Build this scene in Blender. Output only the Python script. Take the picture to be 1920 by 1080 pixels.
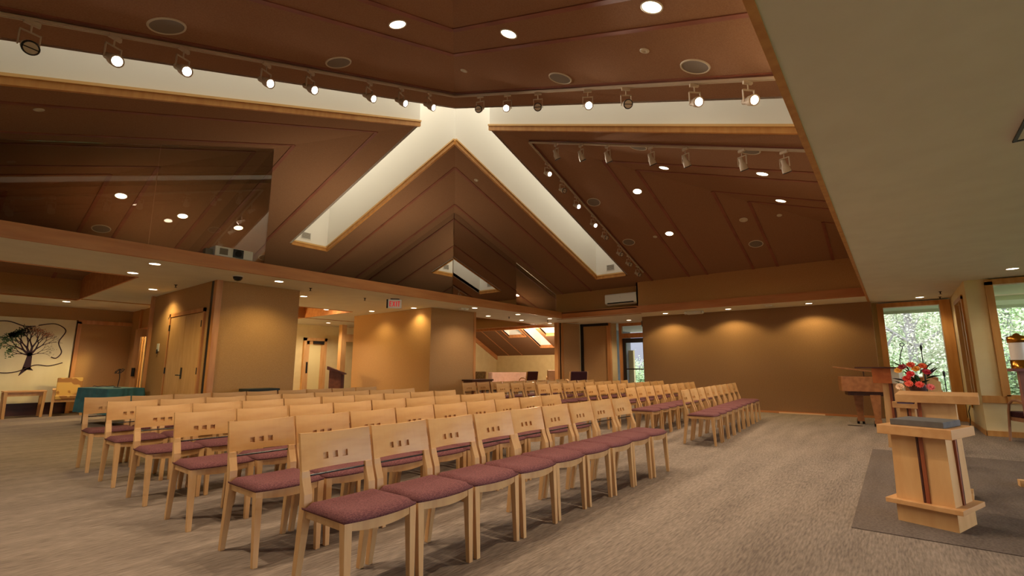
import bpy, bmesh, math, random
from mathutils import Vector, Matrix
random.seed(7)
PI = math.pi
for o in list(bpy.data.objects): bpy.data.objects.remove(o)
SC = bpy.context.scene
COL = SC.collection
# ------------------------------------------------------------------ camera, world, exposure
cd = bpy.data.cameras.new('camera'); cam = bpy.data.objects.new('camera', cd); COL.objects.link(cam)
cam.location = (0, 0, 1.17)
cam.rotation_euler = (PI/2 + 0.1643, 0, 0.6697 - PI/2)
cd.sensor_width = 36; cd.lens = 36*894.05/1920; cd.clip_start = 0.05; cd.clip_end = 300
SC.camera = cam
SC.view_settings.view_transform = 'Standard'; SC.view_settings.look = 'None'
SC.view_settings.exposure = 0.95; SC.view_settings.gamma = 1.0; SC.view_settings.use_curve_mapping = False
try:
    SC.cycles.use_denoising = True
    SC.cycles.max_bounces = 7; SC.cycles.diffuse_bounces = 4; SC.cycles.glossy_bounces = 4
    SC.cycles.transparent_max_bounces = 12; SC.cycles.sample_clamp_indirect = 4.0
    SC.cycles.caustics_reflective = False; SC.cycles.caustics_refractive = False
except Exception: pass
W = bpy.data.worlds.new('world'); SC.world = W; W.use_nodes = True
W.node_tree.nodes['Background'].inputs[0].default_value = (0.84, 0.88, 1.0, 1)
W.node_tree.nodes['Background'].inputs[1].default_value = 3.7
WARM = (1.0, 0.80, 0.56); GOLD = (1.0, 0.76, 0.32)
P_VAULT, P_SOFFIT, P_TRACK, P_WASH, P_WELL = 130, 36, 50, 36, 1.02

# ------------------------------------------------------------------ materials
def s2l(c):
    return tuple(((v/255)/12.92 if v/255 <= .04045 else ((v/255+.055)/1.055)**2.4) for v in c)
MATS = {}
def mat(name, rgb, rough=.6, rgb2=None, scale=(6, 6, 6), detail=4, bump=0, bscale=None, metal=0, emit=0, coat=0, lo=.35, hi=.65, spec=.5):
    if name in MATS: return MATS[name]
    m = bpy.data.materials.new(name); m.use_nodes = True; nt = m.node_tree; N = nt.nodes; L = nt.links
    b = N['Principled BSDF']; b.inputs['Roughness'].default_value = rough; b.inputs['Metallic'].default_value = metal
    b.inputs['Specular IOR Level'].default_value = spec
    c1 = s2l(rgb) + (1,)
    b.inputs['Base Color'].default_value = c1
    if coat: b.inputs['Coat Weight'].default_value = coat; b.inputs['Coat Roughness'].default_value = .15
    if rgb2 or bump:
        tc = N.new('ShaderNodeTexCoord'); mp = N.new('ShaderNodeMapping'); mp.inputs['Scale'].default_value = scale
        L.new(tc.outputs['Object'], mp.inputs['Vector'])
        nz = N.new('ShaderNodeTexNoise'); nz.inputs['Scale'].default_value = 1; nz.inputs['Detail'].default_value = detail
        L.new(mp.outputs[0], nz.inputs['Vector'])
        if rgb2:
            cr = N.new('ShaderNodeValToRGB'); cr.color_ramp.elements[0].position = lo; cr.color_ramp.elements[1].position = hi
            cr.color_ramp.elements[0].color = s2l(rgb2) + (1,); cr.color_ramp.elements[1].color = c1
            L.new(nz.outputs['Fac'], cr.inputs[0]); L.new(cr.outputs[0], b.inputs['Base Color'])
        if bump:
            bp = N.new('ShaderNodeBump'); bp.inputs['Strength'].default_value = bump; bp.inputs['Distance'].default_value = .01
            L.new(nz.outputs['Fac'], bp.inputs['Height']); L.new(bp.outputs[0], b.inputs['Normal'])
    if emit:
        b.inputs['Emission Color'].default_value = c1; b.inputs['Emission Strength'].default_value = emit
    MATS[name] = m; return m
maple = mat('maple', (214, 166, 108), .3, (202, 150, 92), (2.5, 14, 14), coat=.25)
maple_leg = mat('maple_leg', (214, 172, 118), .4, (200, 154, 102), (14, 14, 2.5))
oak = mat('light_wood', (214, 168, 112), .42, (202, 152, 96), (10, 10, 2))
oak_h = mat('light_wood_long', (208, 158, 104), .45, (194, 142, 88), (1.5, 12, 12))
fir = mat('fir_trim', (206, 142, 86), .5, (190, 122, 70), (1.2, 9, 9))
fir_y = mat('fir_trim_cross', (196, 130, 76), .5, (180, 112, 62), (9, 1.2, 9))
fir_v = mat('fir_trim_upright', (206, 146, 88), .45, (188, 124, 68), (12, 12, 1.4))
jamb = mat('window_fir', (206, 150, 80), .45, (190, 130, 64), (12, 12, 1.4))
redwood = mat('red_strip_wood', (150, 78, 42), .45, (128, 62, 32), (8, 8, 3))
cherry = mat('cherry', (204, 112, 54), .45, (184, 94, 42), (3, 12, 12))
darkwood = mat('dark_walnut', (78, 40, 30), .4, (58, 28, 22), (3, 10, 10))
brownwood = mat('brown_wood', (120, 72, 48), .4, (98, 56, 38), (3, 10, 10))
batten = mat('batten_wood', (142, 84, 60), .6, (124, 70, 50), (3, 3, 3))
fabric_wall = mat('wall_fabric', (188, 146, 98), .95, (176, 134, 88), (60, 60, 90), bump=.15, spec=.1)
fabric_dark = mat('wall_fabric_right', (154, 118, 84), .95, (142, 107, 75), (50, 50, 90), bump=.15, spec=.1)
ceil_fab = mat('ceiling_fabric', (152, 116, 88), .95, (142, 107, 80), (70, 70, 70), bump=.1, spec=.1)
plaster = mat('plaster', (226, 214, 186), .85, (220, 206, 178), (3, 3, 3), spec=.2)
soffit_m = mat('soffit_paint', (232, 228, 212), .85, (227, 222, 206), (3, 3, 3), spec=.2)
cream = mat('cream_wall', (226, 206, 156), .85, (220, 198, 148), (4, 4, 4), spec=.2)
well_m = mat('well_paint', (238, 235, 226), .9, spec=.2)
plum = mat('plum_fabric', (120, 75, 74), .9, (92, 54, 56), (90, 220, 220), bump=.4, lo=.4, hi=.6, spec=.2)
plum_d = mat('dark_plum_fabric', (78, 44, 50), .9, (60, 32, 38), (60, 90, 90), bump=.3, spec=.2)
pink_f = mat('pink_upholstery', (232, 196, 180), .9, (224, 186, 168), (8, 8, 8), bump=.2)
teal = mat('teal_cloth', (56, 110, 122), .85, (46, 94, 106), (5, 5, 9), bump=.2)
blackm = mat('black_metal', (18, 18, 20), .4)
rodm = mat('steel_rod', (120, 118, 116), .3, metal=.9)
brass = mat('brass', (190, 130, 50), .22, metal=1)
whitep = mat('white_plastic', (222, 220, 212), .45)
trackw = mat('track_paint', (196, 180, 156), .5)
greyf = mat('grey_foam', (98, 93, 88), .85, (88, 83, 79), (20, 20, 20), bump=.2)
rubber = mat('rubber', (16, 15, 15), .5)
grille_m = mat('speaker_grille', (122, 112, 98), .7)
ringw = mat('trim_ring', (200, 190, 165), .4)
lamp_on = mat('lamp_glow', (255, 232, 200), .5, emit=6)
spot_on = mat('spot_glow', (255, 240, 224), .5, emit=16)
lamp_off = mat('spot_lens_off', (16, 15, 15), .6, spec=.2)
well_glow = mat('skylight_pane', (255, 248, 234), .5, emit=P_WELL)
leafm = mat('tree_leaf', (176, 196, 140), .7, (140, 168, 116), (1.4, 1.4, 1.4), lo=.4, hi=.6)
leafp = mat('tree_leaf_pale', (206, 204, 178), .7, (172, 182, 148), (1.4, 1.4, 1.4), lo=.4, hi=.6)
barkm = mat('bark', (170, 164, 162), .9, (146, 140, 138), (4, 4, 1))
grassm = mat('grass', (92, 130, 60), .95, (70, 104, 46), (2, 2, 2))
asphalt = mat('patio', (150, 148, 140), .9, (130, 128, 122), (4, 4, 4))
exit_red = mat('exit_red', (200, 16, 34), .5, emit=.35)
exit_face = mat('exit_face', (190, 176, 150), .5, emit=.10)
def carpet(name, A, B, sc1):
    m = bpy.data.materials.new(name); m.use_nodes = True; nt = m.node_tree; N = nt.nodes; L = nt.links
    b = N['Principled BSDF']; b.inputs['Roughness'].default_value = .97; b.inputs['Specular IOR Level'].default_value = .1
    tc = N.new('ShaderNodeTexCoord')
    def nz(scale, det):
        mp = N.new('ShaderNodeMapping'); mp.inputs['Scale'].default_value = scale; L.new(tc.outputs['Object'], mp.inputs[0])
        n = N.new('ShaderNodeTexNoise'); n.inputs['Scale'].default_value = 1; n.inputs['Detail'].default_value = det; L.new(mp.outputs[0], n.inputs[0]); return n
    n1 = nz(sc1, 5); n2 = nz((.7, 4.5, 1), 4)
    mx = N.new('ShaderNodeMath'); mx.operation = 'MULTIPLY_ADD'; mx.inputs[1].default_value = .66
    m2 = N.new('ShaderNodeMath'); m2.operation = 'MULTIPLY'; m2.inputs[1].default_value = .34
    L.new(n1.outputs[0], mx.inputs[0]); L.new(n2.outputs[0], m2.inputs[0]); L.new(m2.outputs[0], mx.inputs[2])
    cr = N.new('ShaderNodeValToRGB'); cr.color_ramp.elements[0].position = .36; cr.color_ramp.elements[1].position = .64
    cr.color_ramp.elements[0].color = s2l(A) + (1,); cr.color_ramp.elements[1].color = s2l(B) + (1,)
    L.new(mx.outputs[0], cr.inputs[0]); L.new(cr.outputs[0], b.inputs['Base Color'])
    bp = N.new('ShaderNodeBump'); bp.inputs['Strength'].default_value = .4; bp.inputs['Distance'].default_value = .01
    L.new(n1.outputs[0], bp.inputs['Height']); L.new(bp.outputs[0], b.inputs['Normal'])
    return m
carpet_m = carpet('carpet', (108, 95, 85), (148, 132, 118), (10, 78, 30))
carpet_d = carpet('carpet_inset', (90, 78, 70), (116, 102, 92), (60, 60, 30))
def glass_mat(name, tint, refl=1.5, weight=1.0, rough=0.0):
    m = bpy.data.materials.new(name); m.use_nodes = True; nt = m.node_tree; N = nt.nodes; L = nt.links
    N.remove(N['Principled BSDF']); out = N['Material Output']
    tr = N.new('ShaderNodeBsdfTransparent'); tr.inputs[0].default_value = tint + (1,)
    gl = N.new('ShaderNodeBsdfGlossy'); gl.inputs['Roughness'].default_value = rough
    fr = N.new('ShaderNodeFresnel'); fr.inputs[0].default_value = refl
    mu = N.new('ShaderNodeMath'); mu.operation = 'MULTIPLY'; mu.inputs[1].default_value = weight; mu.use_clamp = True
    mx = N.new('ShaderNodeMixShader')
    L.new(fr.outputs[0], mu.inputs[0]); L.new(mu.outputs[0], mx.inputs[0]); L.new(tr.outputs[0], mx.inputs[1]); L.new(gl.outputs[0], mx.inputs[2]); L.new(mx.outputs[0], out.inputs[0])
    return m
glass = glass_mat('clerestory_glass', (.88, .86, .82), 1.5, 1.8)
winglass = glass_mat('window_glass', (.97, .98, .97), 1.45, .6)

# ------------------------------------------------------------------ mesh builder
class MB:
    def __init__(s): s.v = []; s.f = []; s.M = Matrix.Identity(4); s.sm = []
    def add(s, vs, fs, smooth=False):
        n = len(s.v); s.v += [tuple(s.M @ Vector(p)) for p in vs]; s.f += [tuple(i+n for i in f) for f in fs]; s.sm += [smooth]*len(fs); return s
    def box(s, x0, x1, y0, y1, z0, z1):
        if x0 > x1: x0, x1 = x1, x0
        if y0 > y1: y0, y1 = y1, y0
        if z0 > z1: z0, z1 = z1, z0
        return s.add([(x0,y0,z0),(x1,y0,z0),(x1,y1,z0),(x0,y1,z0),(x0,y0,z1),(x1,y0,z1),(x1,y1,z1),(x0,y1,z1)],
                     [(0,3,2,1),(4,5,6,7),(0,1,5,4),(1,2,6,5),(2,3,7,6),(3,0,4,7)])
    def loft(s, rings, cap=True, smooth=False, close=False):
        n = len(rings[0]); vs = [p for r in rings for p in r]; fs = []
        for i in range(len(rings)-1):
            for j in range(n):
                k = (j+1) % n; fs.append((i*n+j, i*n+k, (i+1)*n+k, (i+1)*n+j))
        s.add(vs, fs, smooth)
        if cap:
            s.add(rings[0], [tuple(reversed(range(n)))]); s.add(rings[-1], [tuple(range(n))])
        return s
    def prism(s, poly, z0, z1):
        return s.loft([[(x, y, z0) for x, y in poly], [(x, y, z1) for x, y in poly]])
    def prismv(s, pts, d):
        d = Vector(d); return s.loft([[tuple(p) for p in pts], [tuple(Vector(p)+d) for p in pts]])
    def taper(s, p0, p1, a, b, c=None, d=None):
        "square bar from p0 (half sizes a,b) to p1 (half sizes c,d), sections horizontal"
        c = a if c is None else c; d = b if d is None else d
        q = lambda p, u, v: [(p[0]-u,p[1]-v,p[2]),(p[0]+u,p[1]-v,p[2]),(p[0]+u,p[1]+v,p[2]),(p[0]-u,p[1]+v,p[2])]
        return s.loft([q(p0, a, b), q(p1, c, d)])
    def lathe(s, prof, n=20, axis='z', c=(0,0,0), smooth=True, cap=True):
        rings = []
        for r, h in prof:
            ring = []
            for i in range(n):
                t = 2*PI*i/n; x, y = r*math.cos(t), r*math.sin(t)
                p = (x, y, h) if axis == 'z' else ((h, x, y) if axis == 'x' else (y, h, x))
                ring.append((p[0]+c[0], p[1]+c[1], p[2]+c[2]))
            rings.append(ring)
        return s.loft(rings, cap, smooth)
    def tube(s, pts, r, n=8, smooth=True, r1=None):
        pts = [Vector(p) for p in pts]; rings = []
        up = None
        for i, p in enumerate(pts):
            d = (pts[min(i+1, len(pts)-1)] - pts[max(i-1, 0)]).normalized()
            if up is None: up = Vector((0,0,1)) if abs(d.z) < .9 else Vector((1,0,0))
            u = d.cross(up).normalized(); v = u.cross(d).normalized(); up = v
            rr = r if r1 is None else r + (r1-r)*i/(len(pts)-1)
            rings.append([tuple(p + u*rr*math.cos(2*PI*k/n) + v*rr*math.sin(2*PI*k/n)) for k in range(n)])
        return s.loft(rings, True, smooth)
    def sphere(s, c, r, n=12, sz=1.0):
        prof = [(max(1e-4, r*math.sin(PI*i/(n//2+2))), -r*sz*math.cos(PI*i/(n//2+2))) for i in range(n//2+3)]
        return s.lathe(prof, n, 'z', c)
    def build(s, name, m, parent=None, bevel=0, seg=2, loc=None):
        me = bpy.data.meshes.new(name); me.from_pydata(s.v, [], s.f)
        for i, p in enumerate(me.polygons): p.use_smooth = s.sm[i]
        bm = bmesh.new(); bm.from_mesh(me)
        bmesh.ops.remove_doubles(bm, verts=bm.verts, dist=1e-5) if bevel else None
        bmesh.ops.recalc_face_normals(bm, faces=bm.faces)
        if bevel:
            es = [e for e in bm.edges if len(e.link_faces) == 2 and e.calc_face_angle(0) > .6]
            bmesh.ops.bevel(bm, geom=es, offset=bevel, segments=seg, affect='EDGES', profile=.6, clamp_overlap=True)
        bm.to_mesh(me); bm.free()
        me.materials.append(m)
        o = bpy.data.objects.new(name, me); COL.objects.link(o)
        if parent: o.parent = parent
        if loc: o.location = loc
        return o
def tag(o, label, cat, group=None, kind=None):
    o['label'] = label; o['category'] = cat
    if group: o['group'] = group
    if kind: o['kind'] = kind
    return o
def thing(name, label, cat, loc=(0,0,0), rz=0, group=None):
    o = bpy.data.objects.new(name, None); COL.objects.link(o); o.empty_display_size = .1
    o.location = loc; o.rotation_euler = (0, 0, rz); return tag(o, label, cat, group)
def struct(o): o['kind'] = 'structure'; return o
def S(name, mb, m, **k): return struct(mb.build(name, m, **k))
def copy_tree(o, parent=None):
    c = o.copy(); COL.objects.link(c)
    if parent: c.parent = parent
    for ch in [x for x in bpy.data.objects if x.parent == o]: copy_tree(ch, c)
    return c
KIDS = {}
def clone(o, kids):
    "kids: list of (child, [grandchildren]) captured once"
    c = o.copy(); COL.objects.link(c); out = []
    for ch, gs in kids:
        d = ch.copy(); COL.objects.link(d); d.parent = c; out.append(d)
        for g in gs:
            e = g.copy(); COL.objects.link(e); e.parent = d
    return c, out
def kids_of(o): return [(c, [g for g in bpy.data.objects if g.parent == c]) for c in bpy.data.objects if c.parent == o]
def light(name, kind, loc, power, color=WARM, parent=None, rot=None, size=.05, spot=2.2, blend=.6, aim=None):
    l = bpy.data.lights.new(name, kind); l.energy = power; l.color = color
    if kind == 'SPOT': l.spot_size = spot; l.spot_blend = blend; l.shadow_soft_size = size
    elif kind == 'POINT': l.shadow_soft_size = size
    o = bpy.data.objects.new(name, l); COL.objects.link(o); o.location = loc
    if parent: o.parent = parent
    if aim is not None: o.rotation_euler = Vector(aim).to_track_quat('-Z', 'Y').to_euler()
    elif rot: o.rotation_euler = rot
    return o
def ordn(i): return ['first','second','third','fourth','fifth','sixth','seventh','eighth','ninth','tenth','eleventh','twelfth'][i]

# ------------------------------------------------------------------ key dimensions (metres)
H = 2.72; ZB = 2.91
A0, B0, ZM, T, WS = 6.06, 6.21, 5.917, .335, .475
BB = 8.22; AB = 12.95; AW = 14.2; BE = .32; BACK = 16.9
def zc(a, b): return ZM - T*max(abs(a-A0), abs(b-B0))

# ------------------------------------------------------------------ floor
S('floor', MB().box(-4, 21, -6.5, 18, -.12, 0), carpet_m)
tag(MB().box(4.5, 8.85, -6.2, .37, .0005, .006).build('carpet_inset', carpet_d), 'darker flat-woven rectangle of carpet under the front lectern', 'carpet')

# ------------------------------------------------------------------ pyramid ceiling
def zu(face, u, v): return ZM - T*{'-A': -u, '+A': u, '-B': -v, '+B': v}[face]
def slab(mb, face, poly, th=.1):
    # u,v relative to the apex, snapped from the fabric underside upwards
    lo = [(A0+u, B0+v, zu(face, u, v)) for u, v in poly]
    hi = [(x, y, z+th) for x, y, z in lo]
    mb.loft([lo, hi])
w = WS; Lm = 9.6; V = B0-BE; U = 8.4; M = 8.4
ENDB, ENDA, ENDnA, ENDnB = 5.16, 6.42, 6.5, 5.76
c = MB()
slab(c, '-A', [(-w,-w), (-Lm,-w), (-Lm,-V), (-V,-V)]); slab(c, '-B', [(-w,-w), (-V,-V), (-w,-V)])
slab(c, '+B', [(-w,w), (-w,M), (-M,M)]); slab(c, '-A', [(-w,w), (-M,M), (-Lm,M), (-Lm,w)])
slab(c, '+A', [(w,w), (U,w), (U,U)]); slab(c, '+B', [(w,w), (U,U), (w,M)])
slab(c, '+A', [(w,-w), (V,-V), (U,-V), (U,-w)]); slab(c, '-B', [(w,-w), (w,-V), (V,-V)])
slab(c, '+B', [(-w,ENDB), (w,ENDB), (w,M), (-w,M)]); slab(c, '+A', [(ENDA,-w), (U,-w), (U,w), (ENDA,w)])
slab(c, '-A', [(-ENDnA,-w), (-ENDnA,w), (-Lm,w), (-Lm,-w)]); slab(c, '-B', [(-w,-ENDnB), (w,-ENDnB), (w,-V), (-w,-V)])
S('ceiling', c, ceil_fab)
# skylight wells: a plus-shaped shaft of white walls above the slots
wl = MB(); HT = 2.3; th = .05
def wall_seg(p, q, face_p, face_q, out):
    (u0, v0), (u1, v1) = p, q
    l = math.hypot(u1-u0, v1-v0); u0 += (u1-u0)/l*.002; v0 += (v1-v0)/l*.002
    z0, z1 = zu(face_p, u0, v0), zu(face_q, u1, v1)
    ox, oy = out[0]*th, out[1]*th
    pts = [(A0+u0, B0+v0, z0), (A0+u1, B0+v1, z1), (A0+u1, B0+v1, z1+HT), (A0+u0, B0+v0, z0+HT)]
    wl.prismv(pts, (ox, oy, 0))
for s in (1, -1):
    wall_seg((w, s*w), (ENDA, s*w), '+A', '+A', (0, s)); wall_seg((-w, s*w), (-ENDnA, s*w), '-A', '-A', (0, s))
    wall_seg((s*w, w), (s*w, ENDB), '+B', '+B', (s, 0)); wall_seg((s*w, -w), (s*w, -ENDnB), '-B', '-B', (s, 0))
wall_seg((ENDA, -w), (ENDA, w), '+A', '+A', (1, 0)); wall_seg((-ENDnA, -w), (-ENDnA, w), '-A', '-A', (-1, 0))
wall_seg((-w, ENDB), (w, ENDB), '+B', '+B', (0, 1)); wall_seg((-w, -ENDnB), (w, -ENDnB), '-B', '-B', (0, -1))
S('skylight_well_wall', wl, well_m).name = 'wall_skylight_wells'
gl = MB()
def pane(mb, face, poly, dz, t=.02):
    lo = [(A0+u, B0+v, zu(face, u, v)+dz) for u, v in poly]; mb.loft([lo, [(x, y, z+t) for x, y, z in lo]])
for i, (f, poly) in enumerate([('+A', [(w,-w), (ENDA,-w), (ENDA,w), (w,w)]), ('-A', [(-w,-w), (-ENDnA,-w), (-ENDnA,w), (-w,w)]),
                ('+B', [(-w,w), (-w,ENDB), (w,ENDB), (w,w)]), ('-B', [(-w,-w), (-w,-ENDnB), (w,-ENDnB), (w,-w)])]):
    g = MB(); pane(g, f, poly, HT); S('window_%d' % (i+11), g, well_glow)
g = MB(); pane(g, '+A', [(w,-w), (w,w), (-w,w), (-w,-w)][:2] + [(-w+.949, w)][:0] + [(w*.999, w), (w*.999, -w)][:0] + [(-w,w),(-w,-w)], HT)
g = MB(); zz = ZM - T*w + HT; g.box(A0-w, A0+w, B0-w, B0+w, zz, zz+.02); S('window_15', g, well_glow)
# wood lining of the slots: a lip and a board round every edge
tr = MB(); tl = MB()
def lining(p, q, fp, fq, inn):
    (u0, v0), (u1, v1) = p, q; z0, z1 = zu(fp, u0, v0), zu(fq, u1, v1)
    P0 = Vector((A0+u0, B0+v0, z0)); P1 = Vector((A0+u1, B0+v1, z1)); I = Vector((inn[0], inn[1], 0))
    for mb, d0, d1, zlo, zhi in ((tr, -.015, .03, -.035, .05), (tl, -.0, .05, .05, .085)):
        pts = [P0 - I*d0*-1 + Vector((0,0,zlo)), P1 - I*d0*-1 + Vector((0,0,zlo)), P1 - I*d0*-1 + Vector((0,0,zhi)), P0 - I*d0*-1 + Vector((0,0,zhi))]
        mb.prismv(pts, I*(d1-d0))
lining((w,w), (ENDA,w), '+A', '+A', (0,-1)); lining((w,w), (w,ENDB), '+B', '+B', (-1,0))
lining((-w,w), (-ENDnA,w), '-A', '-A', (0,-1)); lining((w,-w), (w,-ENDnB), '-B', '-B', (-1,0))
lining((ENDA,-w), (ENDA,w), '+A', '+A', (-1,0)); lining((-w,ENDB), (w,ENDB), '+B', '+B', (0,-1))
S('trim_1', tr, jamb); S('trim_2', tl, mat('lip_wood', (222, 178, 112), .5))
# battens down the slopes, meeting in chevrons on the hips
bt = MB()
def batten_run(p, q, face, wd=.03):
    (u0, v0), (u1, v1) = p, q
    du, dv = (u1-u0), (v1-v0); l = math.hypot(du, dv); nx, ny = -dv/l*wd, du/l*wd
    pts = [(A0+u+sx*nx, B0+v+sx*ny, zu(face, u, v)-.012) for (u, v), sx in (((u0,v0),1), ((u1,v1),1), ((u1,v1),-1), ((u0,v0),-1))]
    bt.prismv(pts, (0, 0, .02))
for d in (1.04, 2.08, 2.56, 3.68, 4.22, 5.35):
    for su in (1, -1):
        for sv in (1, -1):
            eu = U if su > 0 else Lm; ev = M if sv > 0 else V
            if d > (V if sv < 0 else 99): continue
            batten_run((su*d, sv*d), (su*eu, sv*d), '+A' if su > 0 else '-A')
            batten_run((su*d, sv*d), (su*d, sv*ev), '+B' if sv > 0 else '-B')
S('trim_3', bt, batten)

# ------------------------------------------------------------------ low ceilings
lc = MB(); z1 = ZB - .02
lc.box(-4, 11.9, -6.5, BE, H, H+.12)                     # over the bema side
lc.box(11.9, 14.9, -6.5, BE, H, H+.12)
# left gallery with trays: pieces around the openings
TR1 = (-3.0, 2.36, 10.15, 14.9); TR2 = (4.95, 7.75, 11.9, 14.9)
Y0 = BB+.02
lc.box(-4, 20.5, Y0, 10.15, H, H+.1); lc.box(-4, -3.0, 10.15, 17, H, H+.1)
lc.box(2.36, 4.95, 10.15, 17, H, H+.1); lc.box(-3, 2.36, 14.9, 17, H, H+.1)
lc.box(4.95, 7.75, 10.15, 11.9, H, H+.1); lc.box(4.95, 7.75, 14.9, 17, H, H+.1)
lc.box(7.75, 10.9, 10.15, 17, H, H+.1)
lc.box(AB+.02, 20.5, BE, Y0, H, H+.1)
S('ceiling_soffit', lc, soffit_m)
tx = MB()
for (x0, x1, y0, y1) in (TR1, TR2):
    tx.box(x0-.1, x1+.1, y0-.1, y1+.1, H+.5, H+.56)
tx.box(10.8, 17.0, 10.1, 17.0, 3.12, 3.18)
S('ceiling_tray', tx, ceil_fab)
tf = MB()
for (x0, x1, y0, y1) in (TR1, TR2):
    tf.box(x0, x1, y0, y0+.03, H-.012, H+.499); tf.box(x0, x1, y1-.03, y1, H-.012, H+.499)
    tf.box(x0, x0+.03, y0+.03, y1-.03, H-.012, H+.499); tf.box(x1-.03, x1, y0+.03, y1-.03, H-.012, H+.499)
tf.box(10.9, 17.0, 10.13, 10.17, H-.01, 3.14); tf.box(10.87, 10.9, 10.13, 17, H-.01, 3.14)
tf.box(16.85, 17.0, 10.15, 17.0, 2.84, 3.14)
S('trim_4', tf, fir)
# main beams under the vault
S('trim_5', MB().box(-4, AB+.1, BB, BB+.05, H-.01, ZB).box(-4, AB, BB+.05, BB+.42, ZB-.03, ZB), fir)
S('trim_6', MB().box(AB, AB+.05, BE, BB, H-.01, ZB), fir_y)
S('trim_7', MB().box(-4, 14.7, BE-.01, BE+.03, H-.012, H+.10), jamb)
S('wall_vault_front', MB().box(-4, 14.7, BE-.1, BE, H+.1, 4.5), plaster)
# upper walls at the far end
S('wall_upper_right', MB().box(AB+.02, AB+.12, BE, 5.66, ZB-.03, 3.75).box(AB+.02, 13.17, 5.62, 5.66, ZB-.03, 3.75), fabric_wall)
S('wall_upper_far', MB().box(13.17, 13.27, 5.66, 8.56, ZB-.2, 3.7).box(AB, 13.17, 5.66, 8.56, ZB-.05, ZB-.02), fabric_wall)
# clerestory glass: fixed panes above the beam
GP = BB+.32
def zg(a): return zc(a, GP)
gi = 20
for (a_s) in ([-3.5, -1.6, .35, 2.05, A0-2.32], [A0+2.32, 11.0, 13.1]):
    for k in range(len(a_s)-1):
        x0, x1 = a_s[k]+.006, a_s[k+1]-.006
        g = MB(); g.prismv([(x0, GP, ZB), (x1, GP, ZB), (x1, GP, zg(x1)-.02), (x0, GP, zg(x0)-.02)], (0, .012, 0)); S('window_%d' % gi, g, glass); gi += 1
for sx in (A0-2.32, A0+2.32):
    b1 = 14.2
    g = MB(); g.prismv([(sx, GP+.02, ZB), (sx, b1, ZB), (sx, b1, zc(sx, b1)-.02), (sx, GP+.02, zc(sx, GP)-.02)], (.012, 0, 0)); S('window_%d' % gi, g, glass); gi += 1
# lid over the gallery so that the vault space beyond the glass is closed
S('wall_vault_far', MB().box(-4, 15, 14.5, 14.6, ZB-.2, 4.2).box(14.4, 14.5, 8.5, 14.6, ZB-.2, 3.7), fabric_wall)

# ------------------------------------------------------------------ walls
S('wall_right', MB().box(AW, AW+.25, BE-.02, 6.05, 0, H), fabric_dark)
S('wall_back', MB().box(-4, 21, BACK, BACK+.15, 0, 4.2), cream)
S('wall_rear', MB().box(-4.15, -4, -6.5, 17, 0, 6), plaster)
S('wall_block_left', MB().box(3.32, 4.88, 9.62, 12.8, 0, H-.001).box(3.42, 4.88, 9.42, 9.62, 0, H-.001), fabric_wall)
S('trim_8', MB().box(3.32, 3.42, 9.38, 9.5, 0, H), fir_v)
S('shade_slot', MB().box(3.328, 3.42, 9.5, 9.62, 0, H), blackm)  # solid black strip stands in for the shade in the folding-wall pocket
S('wall_block_middle', MB().prism([(8.47, 9.42), (9.96, 9.28), (9.96, 10.2), (9.6, 12.9), (8.47, 12.9)], 0, H-.001), fabric_wall)
S('trim_10', MB().box(9.96, 10.04, 9.26, 9.40, 0, H), fir_v)
# far niche: folding panels, posts
S('trim_11', MB().box(14.15, 14.28, 9.16, 9.30, 0, H).box(14.36, 14.5, 9.14, 9.28, 0, H), fir_v)
S('trim_12', MB().box(14.28, 14.36, 9.16, 9.27, 0, H), blackm)
S('wall_niche', MB().prism([(14.5, 9.16), (15.28, 8.93), (15.30, 9.1), (14.5, 9.3)], 0, H-.001).prism([(15.36, 8.84), (15.46, 7.94), (15.56, 7.94), (15.5, 8.9)], 0, H-.08), fabric_wall)
S('trim_13', MB().box(15.3, 15.42, 8.82, 8.92, 0, H).box(15.36, 15.5, 7.84, 8.86, H-.09, H), blackm)
S('trim_14', MB().box(15.42, 15.52, 7.78, 7.92, 0, H).box(15.86, 15.98, 7.56, 7.66, 0, H).box(15.9, 15.98, 6.0, 7.56, 2.19, 2.36).box(15.9, 15.98, 6.0, 7.56, H-.1, H), fir_v)
S('wall_niche_end', MB().box(16.0, 16.1, 4.8, 6.78, 0, H).box(16.0, 16.1, 7.64, 9.2, 0, .25), cream)
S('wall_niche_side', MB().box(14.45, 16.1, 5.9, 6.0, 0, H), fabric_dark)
S('wall_niche_left', MB().prism([(15.5, 7.93), (15.86, 7.75), (15.86, 7.85), (15.5, 8.1)], 0, H), cream)
# alcove with the sloping skylit ceiling
def zs(a): return 1.77 + .52*(20 - a)
S('wall_alcove_far', MB().box(20, 20.15, 9.0, 17, 0, 1.9), cream)
S('wall_alcove_right', MB().box(14.5, 20.1, 9.3, 9.4, 0, 4), cream)
sl = MB(); BX0 = 17.0
holes = [(13.70, 14.70, 18.35, 16.98), (12.72, 13.48, 19.3, 16.98), (11.6, 12.5, 18.35, 16.98)]
def slp(b0, b1, a0, a1): sl.prismv([(a0, b0, zs(a0)), (a1, b0, zs(a1)), (a1, b1, zs(a1)), (a0, b1, zs(a0))], (0, 0, .08))
cuts = [9.3, 11.6, 12.5, 12.72, 13.48, 13.70, 14.70, 17]
for i in range(len(cuts)-1):
    h = [q for q in holes if abs(q[0]-cuts[i]) < .01 or abs(q[0]-cuts[i+1]) < .001 and False]
    slp(cuts[i], cuts[i+1], h[0][2] if h else BX0, 20)
S('ceiling_alcove', sl, ceil_fab)
sw = MB(); st = MB(); sg = MB()
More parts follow.
